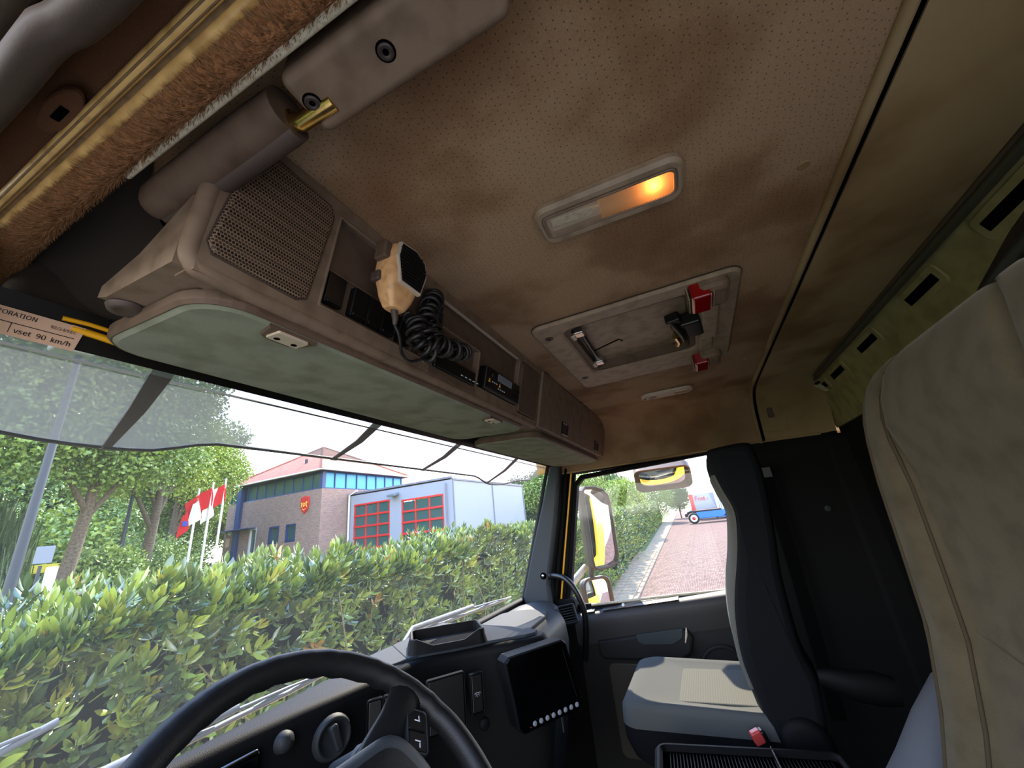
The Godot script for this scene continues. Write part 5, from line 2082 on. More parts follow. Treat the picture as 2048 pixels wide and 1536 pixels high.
func hedge_spot(rng: RandomNumberGenerator, x: float) -> Array:
	# a point of the hedge surface and its outward direction: front face, rounded shoulder or top
	var hb := lerpf(2.17, 2.27, smoothstep(-.5, 4.0, x)) + gy(x) * 1.25 + .06 * sin(x * 1.7) + .06 * sin(x * 4.3 + 1.0) + .05 * sin(x * 9.1)
	var zf := hedge_z(x) + .16 + .07 * sin(x * 2.6 + .5) + .05 * sin(x * 6.1)
	var t := rng.randf()
	var lo := gy(x) + .15
	if t < .56:
		var f := pow(rng.randf(), .8)
		return [Vector3(x, lerpf(lo, hb - .12, f), zf - rng.randf_range(0, .24) - .12 * pow(f, 3)), Vector3(0, .45, 1)]
	if t < .68:
		var a := rng.randf() * PI / 2
		return [Vector3(x, hb - .12 + .12 * sin(a), zf - .24 + .12 * cos(a)), Vector3(0, sin(a) + .4, cos(a))]
	return [Vector3(x, hb + rng.randf_range(-.22, .05), zf - rng.randf_range(.2, 1.6)), Vector3(0, 1.5, .25)]

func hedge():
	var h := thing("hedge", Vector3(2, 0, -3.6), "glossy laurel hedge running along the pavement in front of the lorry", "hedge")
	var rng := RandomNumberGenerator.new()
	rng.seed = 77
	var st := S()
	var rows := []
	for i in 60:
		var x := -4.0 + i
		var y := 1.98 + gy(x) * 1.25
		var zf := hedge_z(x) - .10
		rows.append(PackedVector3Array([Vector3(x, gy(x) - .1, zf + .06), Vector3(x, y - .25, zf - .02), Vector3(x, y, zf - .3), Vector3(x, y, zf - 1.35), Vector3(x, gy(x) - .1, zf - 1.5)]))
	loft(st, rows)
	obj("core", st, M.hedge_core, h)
	# woody stems that show through the front
	for k in 12:
		var x := .6 + k * .75 + rng.randf_range(-.2, .2)
		st = S()
		var z := hedge_z(x) + .12
		tube(st, [Vector3(x, .2, z - .1), Vector3(x + rng.randf_range(-.1, .1), .9, z), Vector3(x + rng.randf_range(-.2, .2), 1.5, z + .06), Vector3(x + rng.randf_range(-.3, .3), 2.05, z - .02)], [.012, .010, .008, .004], 7)
		obj("stem", st, M.stem, h)
	# shoots: the nearest ones as single leaves, the others as copies
	var proto := sprig_leaves(rng, 8)
	st = S()
	for l in proto:
		leaf_shape(st, l[0], l[1], l[1] * .36)
	tube(st, [Vector3(0, -.13, 0), Vector3(0, .03, 0)], .0028, 4)
	var sprig: Mesh = st.commit()
	var spots := []
	var n := 13000
	for i in n:
		var f := float(i) / n
		var x := lerpf(-1.6, 12.0, pow(f / .62, 1.25)) if f < .62 else lerpf(12.0, 54.0, pow((f - .62) / .38, 1.4))
		var sp = hedge_spot(rng, x + rng.randf_range(-.3, .3))
		var s := rng.randf_range(.8, 1.25) * (1.0 + clampf((x - 10) / 30, 0, 1) * .9)
		var d: Vector3 = (sp[1].normalized() + Vector3(rng.randf_range(-.5, .5), rng.randf_range(-.1, .6), rng.randf_range(-.45, .45))).normalized()
		var q := Quaternion(Vector3.UP, d)
		var b := Basis(q) * Basis(Vector3.UP, rng.randf() * TAU)
		spots.append([Transform3D(b.scaled(Vector3.ONE * s), sp[0]), rng.randf(), sp[0]])
	# the nearest shoots that the picture shows
	var order := range(spots.size())
	var key := func(i): 
		var p: Vector3 = spots[i][2]
		return p.distance_to(EYE) + (0.0 if p.x > -.7 and p.y > 1.5 and p.y < 2.6 else 50.0)
	var dist := []
	for i in spots.size():
		dist.append([key.call(i), i])
	dist.sort_custom(func(a, b): return a[0] < b[0])
	var single_ones := {}
	var leaves := []
	for k in 5:
		st = S()
		leaf_shape(st, ID, 1.0, [.36, .32, .38, .34, .37][k], [.35, .2, .5, .3, .6][k], [.18, .3, .1, .05, .35][k])
		leaves.append(st.commit())
	for j in 37:
		var i: int = dist[j][1]
		single_ones[i] = true
		for l in proto:
			var o := MeshInstance3D.new()
			o.name = numbered("leaf", h)
			var pick := rng.randf()
			var kind := 0 if pick < .42 else 1 if pick < .70 else 2 if pick < .92 else 3 if pick < .975 else 4
			o.mesh = leaves[rng.randi() % 5]
			o.material_override = M.leaf[kind]
			h.add_child(o)
			var t: Transform3D = spots[i][0] * l[0]
			t = t * Transform3D(Basis.from_scale(Vector3.ONE * l[1] * 1.08), Vector3.ZERO)
			o.transform = Transform3D(t.basis, t.origin - h.position)
	var cols := [Color(.13, .185, .03), Color(.29, .35, .045), Color(.04, .07, .022), Color(.36, .35, .045), Color(.33, .19, .035)]
	scatter("foliage", h, sprig, spots, single_ones, M.foliage, func(r): return cols[0].lerp(cols[1], r / .5) if r < .5 else cols[2].lerp(cols[0], (r - .5) / .46) if r < .96 else cols[3] if r < .985 else cols[4])

func scatter(called: String, parent: Node3D, mesh: Mesh, spots: Array, skip: Dictionary, m: Material, tint: Callable):
	var mm := MultiMesh.new()
	mm.transform_format = MultiMesh.TRANSFORM_3D
	mm.use_colors = true
	mm.mesh = mesh
	mm.instance_count = spots.size() - skip.size()
	var k := 0
	for i in spots.size():
		if skip.has(i):
			continue
		mm.set_instance_transform(k, spots[i][0])
		mm.set_instance_color(k, tint.call(spots[i][1]))
		k += 1
	var o := MultiMeshInstance3D.new()
	o.name = numbered(called, parent)
	o.multimesh = mm
	o.material_override = m
	parent.add_child(o)
	o.position = -gpos(parent)
	o.set_meta("kind", "stuff")
	return o

# ---------------------------------------------------------------- buildings
func face_x(x: float) -> Transform3D:
	# a wall looking toward -x: local x -> +z, y up, local z -> -x
	return Transform3D(Basis(Vector3.BACK, Vector3.UP, Vector3.LEFT), Vector3(x, 0, 0))

func face_z(z: float) -> Transform3D:
	# a wall looking toward +z: local x -> +x, y up, z -> +z
	return Transform3D(Basis.IDENTITY, Vector3(0, 0, z))

func buildings():
	var X0 := 22.2
	var ZC := -27.7
	var ZL := -39.8
	var X1 := 32.2
	var b := thing("brick_building", Vector3(27, 0, -33), "brick office tower with a tiled pyramid roof and a band of blue windows", "building")
	var st := S()
	plate(st, face_x(X0 + .15), ZL, 0, ZC, 6.85, [[-36.2, 0, -35.4, 4.4], [-33.7, 3.05, -32.5, 4.35], [-31.6, 3.05, -30.5, 4.35]], -.15, .15)
	plate(st, face_z(ZC - .15), X0 + .3, 0, X1, 6.85, [], -.15, .15)
	plate(st, face_z(ZL + .15), X0 + .3, 0, X1, 6.85, [], -.15, .15)
	plate(st, face_x(X1 - .15), ZL, 0, ZC, 6.85, [], -.15, .15)
	obj("wall", st, M.brick, b)
	# window band
	st = S()
	for y in [6.9, 8.25]:
		box(st, Vector3(X0 + .2, y, (ZC + ZL) / 2), Vector3(.2, .12, ZC - ZL), .02)
		box(st, Vector3((X0 + X1) / 2, y, ZC - .2), Vector3(X1 - X0, .12, .2), .02)
	for k in 11:
		box(st, Vector3(X0 + .2, 7.55, lerpf(ZL + .1, ZC - .2, k / 10.0)), Vector3(.16, 1.3, .09), .02)
	for k in 9:
		box(st, Vector3(lerpf(X0 + .2, X1 - .1, k / 8.0), 7.55, ZC - .2), Vector3(.09, 1.3, .16), .02)
	box(st, Vector3(X0 + .15, 7.55, ZC - .15), Vector3(.36, 1.4, .36), .03)
	var band := obj("window_frame", st, M.blue_frame, b)
	for k in 10:
		st = S()
		var z0 := lerpf(ZL + .1, ZC - .2, k / 10.0)
		var z1 := lerpf(ZL + .1, ZC - .2, (k + 1) / 10.0)
		box(st, Vector3(X0 + .24, 7.57, (z0 + z1) / 2), Vector3(.05, 1.26, z1 - z0 - .09), .005)
		obj("pane", st, M.pane_green, band)
	for k in 8:
		st = S()
		var x0 := lerpf(X0 + .2, X1 - .1, k / 8.0)
		var x1 := lerpf(X0 + .2, X1 - .1, (k + 1) / 8.0)
		box(st, Vector3((x0 + x1) / 2, 7.57, ZC - .24), Vector3(x1 - x0 - .09, 1.26, .05), .005)
		obj("pane", st, M.pane_blue, band)
	# pyramid roof
	st = S()
	var e := .55
	var c := [Vector3(X0 - e, 8.32, ZL - e), Vector3(X0 - e, 8.32, ZC + e), Vector3(X1 + e, 8.32, ZC + e), Vector3(X1 + e, 8.32, ZL - e)]
	var ap := Vector3((X0 + X1) / 2, 11.9, (ZC + ZL) / 2)
	for k in 4:
		T(st, c[k], ap, c[(k + 1) % 4])
	Q(st, c[0], c[1], c[2], c[3])
	var rf := obj("roof", st, M.tiles, b)
	st = S()
	for k in 4:
		tube(st, [c[k], c[(k + 1) % 4]], .07, 6)
	obj("gutter", st, M.white_paint, rf)
	st = S()
	for k in 4:
		tube(st, [c[k] + Vector3(0, .03, 0), ap], .10, 6)
	obj("hip", st, M.tiles, rf)
	st = S()
	tube(st, [Vector3(X0 + 1.5, 9.1, -31.7), Vector3(X0 + 1.5, 10.0, -31.7)], .12, 8)
	obj("flue", st, M.dark_post, rf)
	# blue entrance strip, door and small windows
	st = S()
	box(st, Vector3(X0 - .1, 4.1, -37.9), Vector3(.4, 8.2, .5), .03)
	box(st, Vector3(X0 - .4, 4.5, -37.6), Vector3(1.0, .08, 4.2), .02)
	obj("blue_column", st, M.blue_frame, b)
	st = S()
	box(st, Vector3(X0 + .1, 5.6, -36.9), Vector3(.06, 2.6, 1.0), .01)
	obj("tall_window", st, M.pane_blue, b)
	st = S()
	frame(st, rr(-36.3, 0, -35.3, 4.5, .02), rr(-36.15, .05, -35.45, 4.35, .02), face_x(X0 + .1), -.05, .1)
	var dr := obj("door_frame", st, M.white_paint, b)
	st = S()
	box(st, Vector3(X0 + .2, 2.2, -35.8), Vector3(.06, 4.3, .7), .01)
	obj("door", st, M.pane_green, dr)
	for z in [[-33.7, -32.5], [-31.6, -30.5]]:
		st = S()
		frame(st, rr(z[0] - .05, 3.0, z[1] + .05, 4.4, .02), rr(z[0] + .09, 3.14, z[1] - .09, 4.26, .02), face_x(X0 + .12), -.1, .12)
		var w := obj("window", st, M.blue_frame, b)
		st = S()
		box(st, Vector3(X0 + .18, 3.7, (z[0] + z[1]) / 2), Vector3(.05, 1.2, z[1] - z[0] - .2), .005)
		obj("pane", st, M.pane_green, w)
	st = S()
	box(st, Vector3(X0 - .04, 3.55, -39.1), Vector3(.06, .75, .55), .02)
	obj("plaque", st, M.paper, b)
	st = S()
	lathe(st, [[.0, .22], [.16, .16], [.2, 0]], Transform3D(Basis(Vector3.UP, Vector3.LEFT, Vector3.BACK), Vector3(X0 - .02, 4.35, -38.9)), 16)
	obj("wall_lamp", st, M.white_paint, b)
	# red shield with golden strokes
	var s := thing("shield_sign", Vector3(X0 - .1, 5.9, -29.5), "red shield sign with golden strokes on the brick wall", "sign")
	var F := face_x(X0 - .02) * Transform3D(Basis.IDENTITY, Vector3(-29.5, 5.75, 0))
	st = S()
	prism(st, PackedVector2Array([Vector2(-.50, .62), Vector2(-.2, .66), Vector2(.0, .72), Vector2(.2, .66), Vector2(.50, .62), Vector2(.48, 0), Vector2(.38, -.38), Vector2(.0, -.72), Vector2(-.38, -.38), Vector2(-.48, 0)]), F, 0, .09, .03)
	obj("shield", st, M.red_paint, s)
	st = S()
	for l in [[[-.30, .20], [-.30, -.12], [-.2, -.2]], [[-.40, .12], [-.20, .14]], [[-.06, .18], [-.14, .02], [-.04, -.16], [.08, -.1], [.08, .08], [-.02, .12]], [[.24, .26], [.24, -.12], [.34, -.18]], [[.12, .14], [.38, .16]], [[-.16, -.32], [.0, -.44], [.18, -.32]]]:
		var pts := []
		for p in l:
			pts.append(F * Vector3(p[0], p[1], .10))
		tube(st, pts, .035, 6)
	obj("lettering", st, M.gold_paint, s)
	garages()

func garages():
	var X2 := 25.0
	var zl := -27.6
	var zr := -17.0
	var xe := 38.6
	var g := thing("garage_hall", Vector3(31, 0, -22), "flat grey hall beside the brick tower, two red framed glass gates", "building")
	var st := S()
	plate(st, face_x(X2 + .15), zl, 0, zr, 6.45, [[-27.0, .1, -23.1, 5.45], [-21.9, .1, -17.85, 5.25]], -.15, .15)
	obj("front_wall", st, M.panel_grey, g)
	st = S()
	plate(st, face_z(zr - .15), X2 + .3, 0, xe, 6.2, [], -.15, .15)
	obj("side_wall", st, M.panel_grey, g)
	st = S()
	box(st, Vector3(32, 6.3, -22.3), Vector3(14, .2, 10.4), .03)
	obj("flat_roof", st, M.panel_seam, g)
	st = S()
	for x in [31.6, X2 + .1, xe - .1]:
		box(st, Vector3(x, 3.1, zr + .03), Vector3(.12, 6.3, .08), .01)
	box(st, Vector3(X2 - .02, 6.4, -22.3), Vector3(.12, .16, 10.6), .02)
	box(st, Vector3(31.8, 6.25, zr + .02), Vector3(13.6, .14, .12), .02)
	obj("edge_strip", st, M.panel_seam, g)
	st = S()
	tube(st, [Vector3(X2 - .15, 0, -27.45), Vector3(X2 - .15, 6.3, -27.45), Vector3(X2 - .1, 6.6, -26.6)], .08, 8)
	obj("downpipe", st, M.white_paint, g)
	st = S()
	tube(st, [Vector3(X2 - .15, 0, -17.5), Vector3(X2 - .15, 6.0, -17.5)], .06, 8)
	obj("downpipe", st, M.panel_seam, g)
	for z in [-22.5]:
		st = S()
		box(st, Vector3(X2 - .35, 5.75, z), Vector3(.6, .22, .8), .05, Vector3(0, 0, .25))
		obj("floodlight", st, M.grey_paint, g)
	for k in 2:
		var z0: float = [-27.0, -21.9][k]
		var z1: float = [-23.1, -17.85][k]
		var top: float = [5.45, 5.25][k]
		var gate := thing("gate", Vector3(X2, 0, (z0 + z1) / 2), ["red framed glass gate next to the brick tower", "red framed glass gate nearest the corner of the grey hall"][k], "gate", "")
		st = S()
		box(st, Vector3(X2 + .05, top - .06, (z0 + z1) / 2), Vector3(.16, .14, z1 - z0), .02)
		for z in [z0 + .06, lerpf(z0, z1, .34), lerpf(z0, z1, .67), z1 - .06]:
			box(st, Vector3(X2 + .05, top / 2, z), Vector3(.12, top, .11), .02)
		for r in 6:
			box(st, Vector3(X2 + .04, .15 + (top - .25) * r / 6.0, (z0 + z1) / 2), Vector3(.14, .16, z1 - z0), .02)
		obj("frame", st, M.red_paint, gate)
		for r in 6:
			for c in 3:
				st = S()
				var a: float = [z0 + .12, lerpf(z0, z1, .34) + .06, lerpf(z0, z1, .67) + .06][c]
				var b2: float = [lerpf(z0, z1, .34) - .06, lerpf(z0, z1, .67) - .06, z1 - .12][c]
				var y0: float = .15 + (top - .25) * r / 6.0 + .08
				var y1: float = .15 + (top - .25) * (r + 1) / 6.0 - .08
				box(st, Vector3(X2 + .08, (y0 + y1) / 2, (a + b2) / 2), Vector3(.04, y1 - y0, b2 - a), .005)
				obj("pane", st, M.pane_green, gate)
	# a pale hall across the road for the mirrors to find
	st = S()
	box(st, Vector3(6, 3.5, 46), Vector3(60, 7, 8), .05)
	single("white_hall", st, M.white_paint, "long white hall across the road, reflected in the main mirror", "building")

# ---------------------------------------------------------------- poles, flags, signs
func street_things():
	var lamps := [[Vector3(2.65, 0, -13.5), 7.6, .085, "thick dark lamp post at the left, its head hidden by the visor", .06], [Vector3(8.2, 0, -23.0), 6.2, .075, "street lamp with a flat pale head left of the flags", .02]]
	for i in 2:
		var q = lamps[i]
		var l := thing("street_lamp", q[0], q[3], "street lamp")
		var st := S()
		tube(st, [q[0], q[0] + Vector3(0, q[1] * .5, 0), q[0] + Vector3(0, q[1], 0)], [q[2] * 1.25, q[2], q[2] * .8], 10)
		obj("post", st, M.dark_post, l)
		st = S()
		box(st, q[0] + Vector3(-.15, q[1] + .15, 0), Vector3(.75, .28, .5), .08)
		obj("head", st, M.white_paint, l)
	var flags := [[Vector3(11.3, 0, -23.9), 5.95, "red flag with a small blue mark, leftmost of three poles", 0], [Vector3(11.75, 0, -23.55), 6.25, "mostly red flag with a white edge, middle of three poles", 1], [Vector3(12.25, 0, -23.35), 6.45, "white flag with red borders, right one of three poles", 2]]
	for q in flags:
		var f := thing("flag", q[0], q[2], "flag", "flags before the brick building")
		var st := S()
		tube(st, [q[0], q[0] + Vector3(0, q[1], 0)], .055, 8)
		obj("pole", st, M.white_paint, f)
		var dir := Vector3(-.8, 0, -.45).normalized()
		for part in 3:
			var rows := []
			for i in 7:
				var row := PackedVector3Array()
				for j in 5:
					var u: float = (part + j / 4.0) / 3.0
					var v := i / 6.0
					var hang: float = [2.0, 1.6, 1.8][q[3]]
					var w: float = [.5, .72, .78][q[3]]
					row.append(q[0] + Vector3(0, q[1] - .12 - v * 1.1 - u * hang * .62, 0) + dir * (u * w * (1.0 - .2 * v) + .06) + Vector3(.10, 0, .12) * sin(u * 9.0 + v * 2.0))
				rows.append(row)
			st = S()
			sheet(st, rows, Vector3(.004, 0, .006))
			obj("cloth", st, [[M.flag_red, M.flag_red, M.flag_red], [M.flag_red, M.flag_red, M.flag_white], [M.flag_red, M.flag_white, M.flag_white]][q[3]][part], f)
		if q[3] == 0:
			st = S()
			box(st, q[0] + dir * .4 + Vector3(0, q[1] - 1.75, .1), Vector3(.22, .25, .04), .01)
			obj("mark", st, M.flag_blue, f)
	var st := S()
	box(st, Vector3(2.15, 1.55, -10.2), Vector3(.12, 2.0, .12), .02)
	single("marker_post", st, M.white_paint, "short white post standing just behind the hedge at the left", "post")
	var sg := thing("notice_board", Vector3(4.0, 0, -17.0), "grey square notice board between the trees at the left", "sign")
	st = S()
	box(st, Vector3(4.1, 2.98, -17.0), Vector3(.36, .46, .05), .02, Vector3(0, -.3, 0))
	obj("board", st, M.grey_paint, sg)
	st = S()
	tube(st, [Vector3(4.1, 0, -17.06), Vector3(4.1, 2.7, -17.06)], .04, 8)
	obj("post", st, M.dark_post, sg)
	st = S()
	box(st, Vector3(4, 2.75, -27), Vector3(13, .35, .1), .02, Vector3(0, .1, 0))
	for k in 6:
		box(st, Vector3(-2 + k * 2.4, 1.4, -27.1), Vector3(.1, 2.7, .1), .02)
	single("yellow_rail", st, M.yellow_strip, "long yellow rail beyond the trees at the left", "rail")
	# parked car among the trees
	var c := thing("parked_car", Vector3(15, 0, -36), "dark car parked in the shade behind the tree trunks", "car")
	st = S()
	var rows := []
	for q in [[-2.1, .5, .25], [-2.0, .85, .75], [-1.0, .95, .85], [-.5, 1.5, .75], [.9, 1.55, .75], [1.6, 1.05, .85], [2.1, .95, .8], [2.2, .5, .3]]:
		var row := PackedVector3Array()
		for p in rr(-q[2], .35, q[2], q[1] + .2, .12, 3):
			row.append(Vector3(15 + q[0] * .8, 2.0 + p.y, -36.5 + p.x - q[0] * .5))
		rows.append(row)
	loft(st, rows, true, true)
	obj("body", st, M.tyre, c)
	st = S()
	for q in [[-1.3, .9], [1.3, .9]]:
		lathe(st, [[.0, .12], [.3, .12], [.34, 0]], Transform3D(Basis(Vector3.RIGHT, Vector3.BACK, Vector3.UP), Vector3(15 + q[0] * .8, 2.35, -35.7 - q[0] * .5)), 16)
	obj("wheels", st, M.screw, c)

# ---------------------------------------------------------------- trees
func cluster_mesh(n: int, r: float, l: float, seed_: int) -> Mesh:
	var rng := RandomNumberGenerator.new()
	rng.seed = seed_
	var st := S()
	for k in n:
		var d := Vector3(rng.randf_range(-1, 1), rng.randf_range(-1, 1), rng.randf_range(-1, 1))
		var b := Basis.from_euler(Vector3(rng.randf() * TAU, rng.randf() * TAU, rng.randf() * TAU))
		var X := Transform3D(b, d * r)
		var a: Vector3 = X * Vector3(0, -l * .5, 0)
		var c: Vector3 = X * Vector3(0, l * .5, 0)
		T(st, a, X * Vector3(l * .32, 0, l * .1), c)
		T(st, a, c, X * Vector3(-l * .32, 0, l * .1))
	return st.commit()

func tree(label: String, base: Vector3, height: float, girth: float, blobs: Array, count: int, tone: Array, seed_: int, lean := Vector3.ZERO, mesh_i := 0, group := ""):
	var t := thing("tree", base, label, "tree", group)
	var rng := RandomNumberGenerator.new()
	rng.seed = seed_
	var st := S()
	var path := []
	var rad := []
	for k in 7:
		var f := k / 6.0
		path.append(base + Vector3(0, height * f, 0) + lean * f + Vector3(sin(f * 5.0 + seed_) * .12, 0, cos(f * 4.0 + seed_) * .12) * f)
		rad.append(lerpf(girth, girth * .3, f) * (1.25 if k == 0 else 1.0))
	tube(st, path, rad, 10)
	obj("trunk", st, M.bark, t)
	for bl in blobs:
		st = S()
		var f := clampf((bl[0].y - base.y) / height * .62, .2, .95)
		var i := int(f * 6)
		var s: Vector3 = path[i].lerp(path[mini(i + 1, 6)], f * 6 - i)
		var e: Vector3 = bl[0]
		tube(st, [s, s.lerp(e, .5) + Vector3(0, .25, 0), e], [girth * .42, girth * .26, girth * .08], 7)
		obj("branch", st, M.bark, t)
	var vol := 0.0
	for bl in blobs:
		vol += bl[1] * bl[1]
	var spots := []
	for bl in blobs:
		var n := int(count * bl[1] * bl[1] / vol)
		for k in n:
			var d := Vector3(rng.randfn(), rng.randfn(), rng.randfn()).normalized() * pow(rng.randf(), .42)
			var p: Vector3 = bl[0] + d * Vector3(bl[1], bl[1] * .8, bl[1])
			var b := Basis.from_euler(Vector3(rng.randf() * TAU, rng.randf() * TAU, 0)).scaled(Vector3.ONE * rng.randf_range(.75, 1.3))
			spots.append([Transform3D(b, p), rng.randf(), p])
	scatter("crown", t, M.clusters[mesh_i], spots, {}, M.crown, func(r): return tone[0].lerp(tone[1], r))

func trees():
	M.clusters = [cluster_mesh(18, .36, .15, 1), cluster_mesh(30, .85, .30, 2)]
	var light := [Color(.15, .22, .03), Color(.36, .44, .06)]
	var mid := [Color(.09, .15, .03), Color(.22, .30, .05)]
	var dark := [Color(.05, .09, .03), Color(.11, .17, .045)]
	var near := [
		["plane tree nearest the thick lamp post, leaning trunk", Vector3(5.2, 0, -19.2), 9.0, .24, [[Vector3(3.3, 7.0, -18.5), 2.1], [Vector3(5.5, 7.8, -19.5), 2.3], [Vector3(7.0, 6.6, -18.8), 1.7], [Vector3(4.4, 9.6, -19.5), 2.5], [Vector3(7.2, 9.2, -20), 2.3], [Vector3(5.4, 6.0, -18.9), 1.0]], 2500, mid],
		["plane tree with forked trunk beside the pale street lamp head", Vector3(8.7, 0, -22.5), 8.5, .27, [[Vector3(7.9, 7.6, -23), 1.9], [Vector3(9.8, 7.8, -24), 1.9], [Vector3(8.8, 9.6, -23.4), 2.4], [Vector3(10.5, 6.8, -24.2), 1.3], [Vector3(7.4, 6.2, -22.5), 1.1]], 2000, light],
		["sunlit plane tree left of the three flags", Vector3(13.4, 0, -30.5), 10.0, .27, [[Vector3(14.6, 8.6, -30.6), 2.6], [Vector3(16.6, 8.4, -32.0), 2.2], [Vector3(12.4, 9.6, -30.4), 2.6], [Vector3(15.6, 10.4, -32), 2.6], [Vector3(14.2, 6.9, -30), 1.4], [Vector3(16.8, 6.6, -33), 1.5]], 2700, light],
		["tall tree at the far left edge behind the lamp post", Vector3(1.6, 0, -21), 10.0, .26, [[Vector3(.2, 7.0, -20), 2.3], [Vector3(2.2, 7.4, -21.5), 2.3], [Vector3(-.2, 9.4, -20.6), 2.8], [Vector3(2.6, 9.8, -21.8), 2.8], [Vector3(1.4, 5.7, -20.4), 1.2]], 2500, mid],
		["slim tree standing behind the flags", Vector3(14.6, 0, -34), 9.0, .2, [[Vector3(15.6, 6.2, -34), 2.4], [Vector3(16.6, 7.6, -36), 2.6], [Vector3(14.2, 8.4, -34.5), 2.5], [Vector3(15.6, 4.2, -33.6), 1.8]], 2100, mid]]
	var k := 0
	for q in near:
		tree(q[0], q[1], q[2], q[3], q[4], q[5], q[6], 100 + k, Vector3(.5, 0, .1), 0, "")
		k += 1
	# far trees behind
	var far := [
		["big dark tree behind the left lamp post, far off", Vector3(5, 0, -46), 11, 5.5, mid], ["broad far tree between the two street lamps", Vector3(12, 0, -48), 12, 5.5, mid], ["far tree behind the forked plane tree", Vector3(20, 0, -52), 12, 5.5, light], ["far leafy tree rising left of the tiled roof", Vector3(26, 0, -50), 13, 5.0, light], ["far tree at the edge of the picture behind the yellow rail", Vector3(-2, 0, -42), 11, 5.5, dark],
		["far tree showing over the flat grey hall", Vector3(46, 0, -33), 9.4, 3.2, mid], ["dark far tree right of the grey hall", Vector3(62, 0, -27), 9.0, 4.5, dark], ["far tree at the edge of the windscreen beside the pillar", Vector3(56, 0, -21), 11.0, 2.6, mid]]
	for q in far:
		var c: Vector3 = q[1] + Vector3(0, q[2] * .62, 0)
		var r: float = q[3]
		tree(q[0], q[1], q[2] * .8, .3, [[c, r], [c + Vector3(r * .7, -r * .35, r * .2), r * .7], [c + Vector3(-r * .7, -r * .3, -.2), r * .75], [c + Vector3(.3, r * .45, 0), r * .65]], 1500, q[4], 200 + k, Vector3.ZERO, 1)
		k += 1
	# low greenery under the far trees
	var bushes := [["round clipped bush beside the trunk of the leaning plane tree", Vector3(6.9, 0, -20.5), 1.05, 2.0, mid], ["low dark hedge behind the flag poles", Vector3(11.5, 0, -28), 2.4, 1.6, mid], ["bright bush above the far hedge, seen through the passenger window", Vector3(33, .4, -5.6), 1.55, 3.1, light], ["bushy tree right of the willow, over the far hedge", Vector3(52, .8, -5.5), 2.6, 3.2, mid], ["leafy bush left of the willow in the passenger window", Vector3(36, .5, -9.5), 2.2, 4.0, light], ["distant green beyond the far end of the hedge", Vector3(60, .9, -3.0), 1.8, 3.0, dark], ["undergrowth along the yellow rail at the far left", Vector3(1, 0, -30), 4.0, 1.0, mid], ["undergrowth behind the forked plane tree", Vector3(9, 0, -34), 4.5, 1.5, light], ["undergrowth left of the brick building", Vector3(17, 0, -42), 4.5, 2.0, mid]]
	for q in bushes:
		var b := thing("bush", q[1], q[0], "bush")
		var rng := RandomNumberGenerator.new()
		rng.seed = 300 + k
		var spots := []
		for i in 900:
			var d := Vector3(rng.randfn(), rng.randfn(), rng.randfn()).normalized() * pow(rng.randf(), .4)
			spots.append([Transform3D(Basis.from_euler(Vector3(rng.randf() * TAU, rng.randf() * TAU, 0)), q[1] + Vector3(0, q[3], 0) + d * q[2]), rng.randf(), Vector3.ZERO])
		var tone: Array = q[4]
		scatter("leaves", b, M.clusters[0 if q[2] < 3.0 else 1], spots, {}, M.crown, func(r): return tone[0].lerp(tone[1], r))
		var st := S()
		tube(st, [q[1], q[1] + Vector3(0, q[3], 0)], .08, 6)
		obj("stem", st, M.bark, b)
		k += 1
	# willows: hanging strands
	var st := S()
	for i in 14:
		var y := -i * .075
		for s in [-1.0, 1.0]:
			T(st, Vector3(0, y, 0), Vector3(s * .05, y - .05, .02), Vector3(s * .035, y - .13, -.01))
	var strand: Mesh = st.commit()
	for q in [["weeping willow behind the thick lamp post at the left", Vector3(3.6, 0, -25.0), 6.2, 2.6], ["weeping willow seen through the passenger window", Vector3(38, .5, -7.5), 6.0, 2.4]]:
		var w := thing("willow", q[1], q[0], "tree", "")
		var rng := RandomNumberGenerator.new()
		rng.seed = 400 + k
		st = S()
		tube(st, [q[1], q[1] + Vector3(.1, q[2] * .5, 0), q[1] + Vector3(0, q[2] * .95, 0)], [.28, .22, .12], 8)
		obj("trunk", st, M.bark, w)
		var spots := []
		for i in 3000:
			var a := rng.randf() * TAU
			var r: float = q[3] * sqrt(rng.randf())
			var y: float = q[2] * (1.0 - .25 * pow(r / q[3], 2)) - rng.randf() * (1.2 + q[2] * .55 * r / q[3])
			var p: Vector3 = q[1] + Vector3(cos(a) * r, y, sin(a) * r)
			spots.append([Transform3D(Basis.from_euler(Vector3(rng.randf_range(-.15, .15), rng.randf() * TAU, rng.randf_range(-.15, .15))).scaled(Vector3.ONE * 1.2), p), rng.randf(), p])
		scatter("strands", w, strand, spots, {}, M.crown, func(r): return Color(.055, .10, .03).lerp(Color(.15, .22, .06), r))
		k += 1

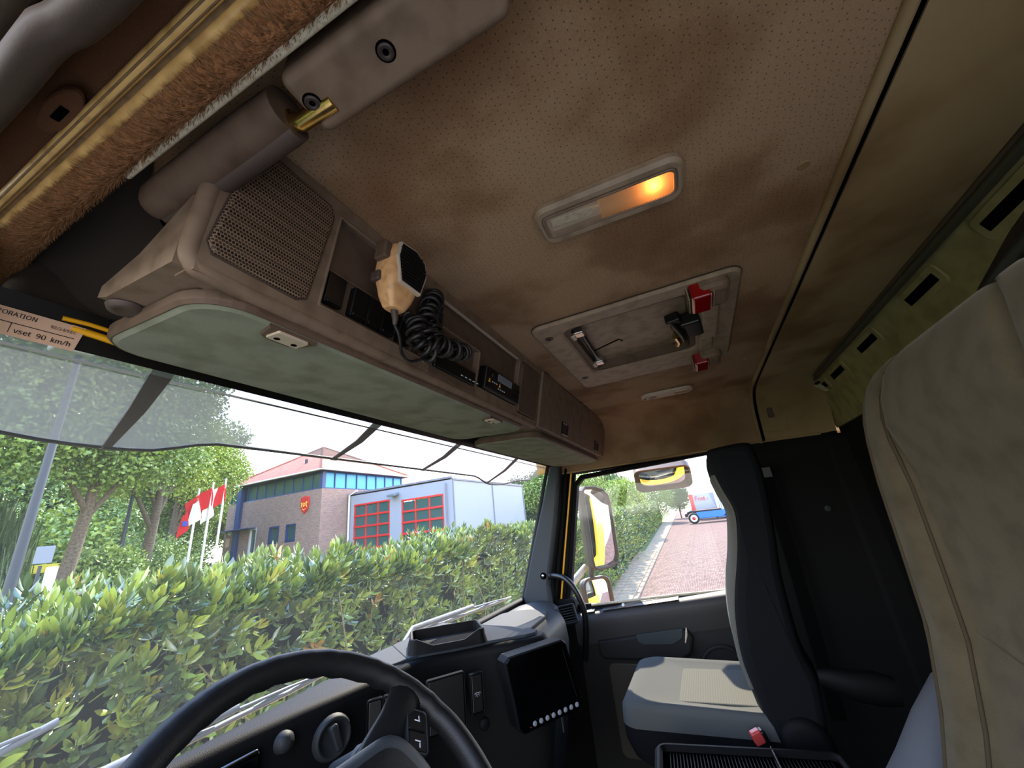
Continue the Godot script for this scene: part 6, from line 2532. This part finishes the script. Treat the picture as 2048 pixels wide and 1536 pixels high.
# ---------------------------------------------------------------- lorries in the yard
func parked_lorries():
	var y := .66
	var l := thing("tractor_unit", Vector3(45, y, 1.4), "blue lorry chassis parked at the far end of the brick road", "lorry")
	var st := S()
	box(st, Vector3(45.4, y + .78, 1.0), Vector3(1.4, .72, 3.6), .08)
	prism(st, PackedVector2Array([Vector2(1.6, y + .42), Vector2(5.0, y + .42), Vector2(5.0, y + 1.6), Vector2(2.6, y + 1.55), Vector2(2.2, y + 1.12)]), face_x(44.7), 0, -1.6, .05)
	obj("body", st, M.blue_paint, l)
	st = S()
	rbox(st, Transform3D(Basis.IDENTITY, Vector3(45.4, y + 1.15, .2)), Vector3(1.5, .14, 2.8), .05)
	tube(st, [Vector3(45, y + .75, -1.75), Vector3(45, y + 1.05, -1.55), Vector3(45, y + 1.18, -1.1), Vector3(45, y + 1.05, -.65)], .12, 8)
	box(st, Vector3(45, y + .85, -1.75), Vector3(1.2, .3, .25), .05)
	obj("mudguard", st, M.tyre, l)
	for z in [-1.1, 3.1]:
		st = S()
		lathe(st, [[.20, .0], [.38, .02], [.50, .0], [.52, -.1], [.52, -.35]], Transform3D(Basis(Vector3.UP, Vector3.LEFT, Vector3.BACK), Vector3(44.6, y + .50, z)), 26)
		var w := obj("wheel", st, M.tyre, l)
		st = S()
		lathe(st, [[.16, .03], [.22, .04], [.32, .04], [.34, .0]], Transform3D(Basis(Vector3.UP, Vector3.LEFT, Vector3.BACK), Vector3(44.58, y + .50, z)), 22)
		obj("rim", st, M.white_paint, w)
		st = S()
		lathe(st, [[.0, .10], [.12, .08], [.17, .02]], Transform3D(Basis(Vector3.UP, Vector3.LEFT, Vector3.BACK), Vector3(44.58, y + .50, z)), 18)
		obj("hub", st, M.red_paint, w)
	var t := thing("trailer", Vector3(51, .8, 0), "pale grey box trailer with red lettering and a red end post", "trailer")
	st = S()
	box(st, Vector3(52.2, 2.75, .1), Vector3(2.4, 1.75, 2.7), .04)
	obj("box", st, M.panel_grey, t)
	st = S()
	box(st, Vector3(50.98, 2.65, -1.05), Vector3(.12, 2.0, .42), .03)
	obj("end_post", st, M.red_paint, t)
	st = S()
	box(st, Vector3(52.2, 1.3, .3), Vector3(2.2, .3, 3.4), .05)
	for z in [-.9, 1.2]:
		box(st, Vector3(51.6, .95, z), Vector3(.15, .7, .15), .03)
	obj("underframe", st, M.tyre, t)
	st = S()
	var F := face_x(50.98)
	for q in [[[-.62, 3.35], [-.62, 2.85]], [[-.62, 3.33], [-.36, 3.35]], [[-.62, 3.12], [-.42, 3.12]], [[-.28, 3.2], [-.28, 2.86]], [[-.28, 3.12], [-.14, 3.2]], [[-.05, 3.2], [-.05, 2.92], [.08, 2.88], [.12, 3.2]], [[.24, 3.2], [.24, 2.86]], [[.36, 3.3], [.36, 2.9], [.48, 2.88]], [[.6, 3.0], [.75, 3.0]]]:
		var pts := []
		for p in q:
			pts.append(F * Vector3(p[0], p[1], .02))
		tube(st, pts, .035, 5)
	obj("lettering", st, M.red_paint, t)
	var c := thing("container", Vector3(50, .8, 3), "tall white ribbed container behind the blue lorry chassis", "container")
	st = S()
	box(st, Vector3(51.2, 2.85, 4.0), Vector3(2.4, 2.9, 4.6), .05)
	obj("box", st, M.white_paint, c)
	st = S()
	for k in 14:
		box(st, Vector3(49.98, 2.85, 1.85 + k * .33), Vector3(.05, 2.8, .10), .01)
	obj("ribs", st, M.panel_grey, c)
	st = S()
	for z in [2.1, 5.8]:
		box(st, Vector3(51.2, 1.1, z), Vector3(2.2, .7, .3), .05)
	obj("feet", st, M.tyre, c)
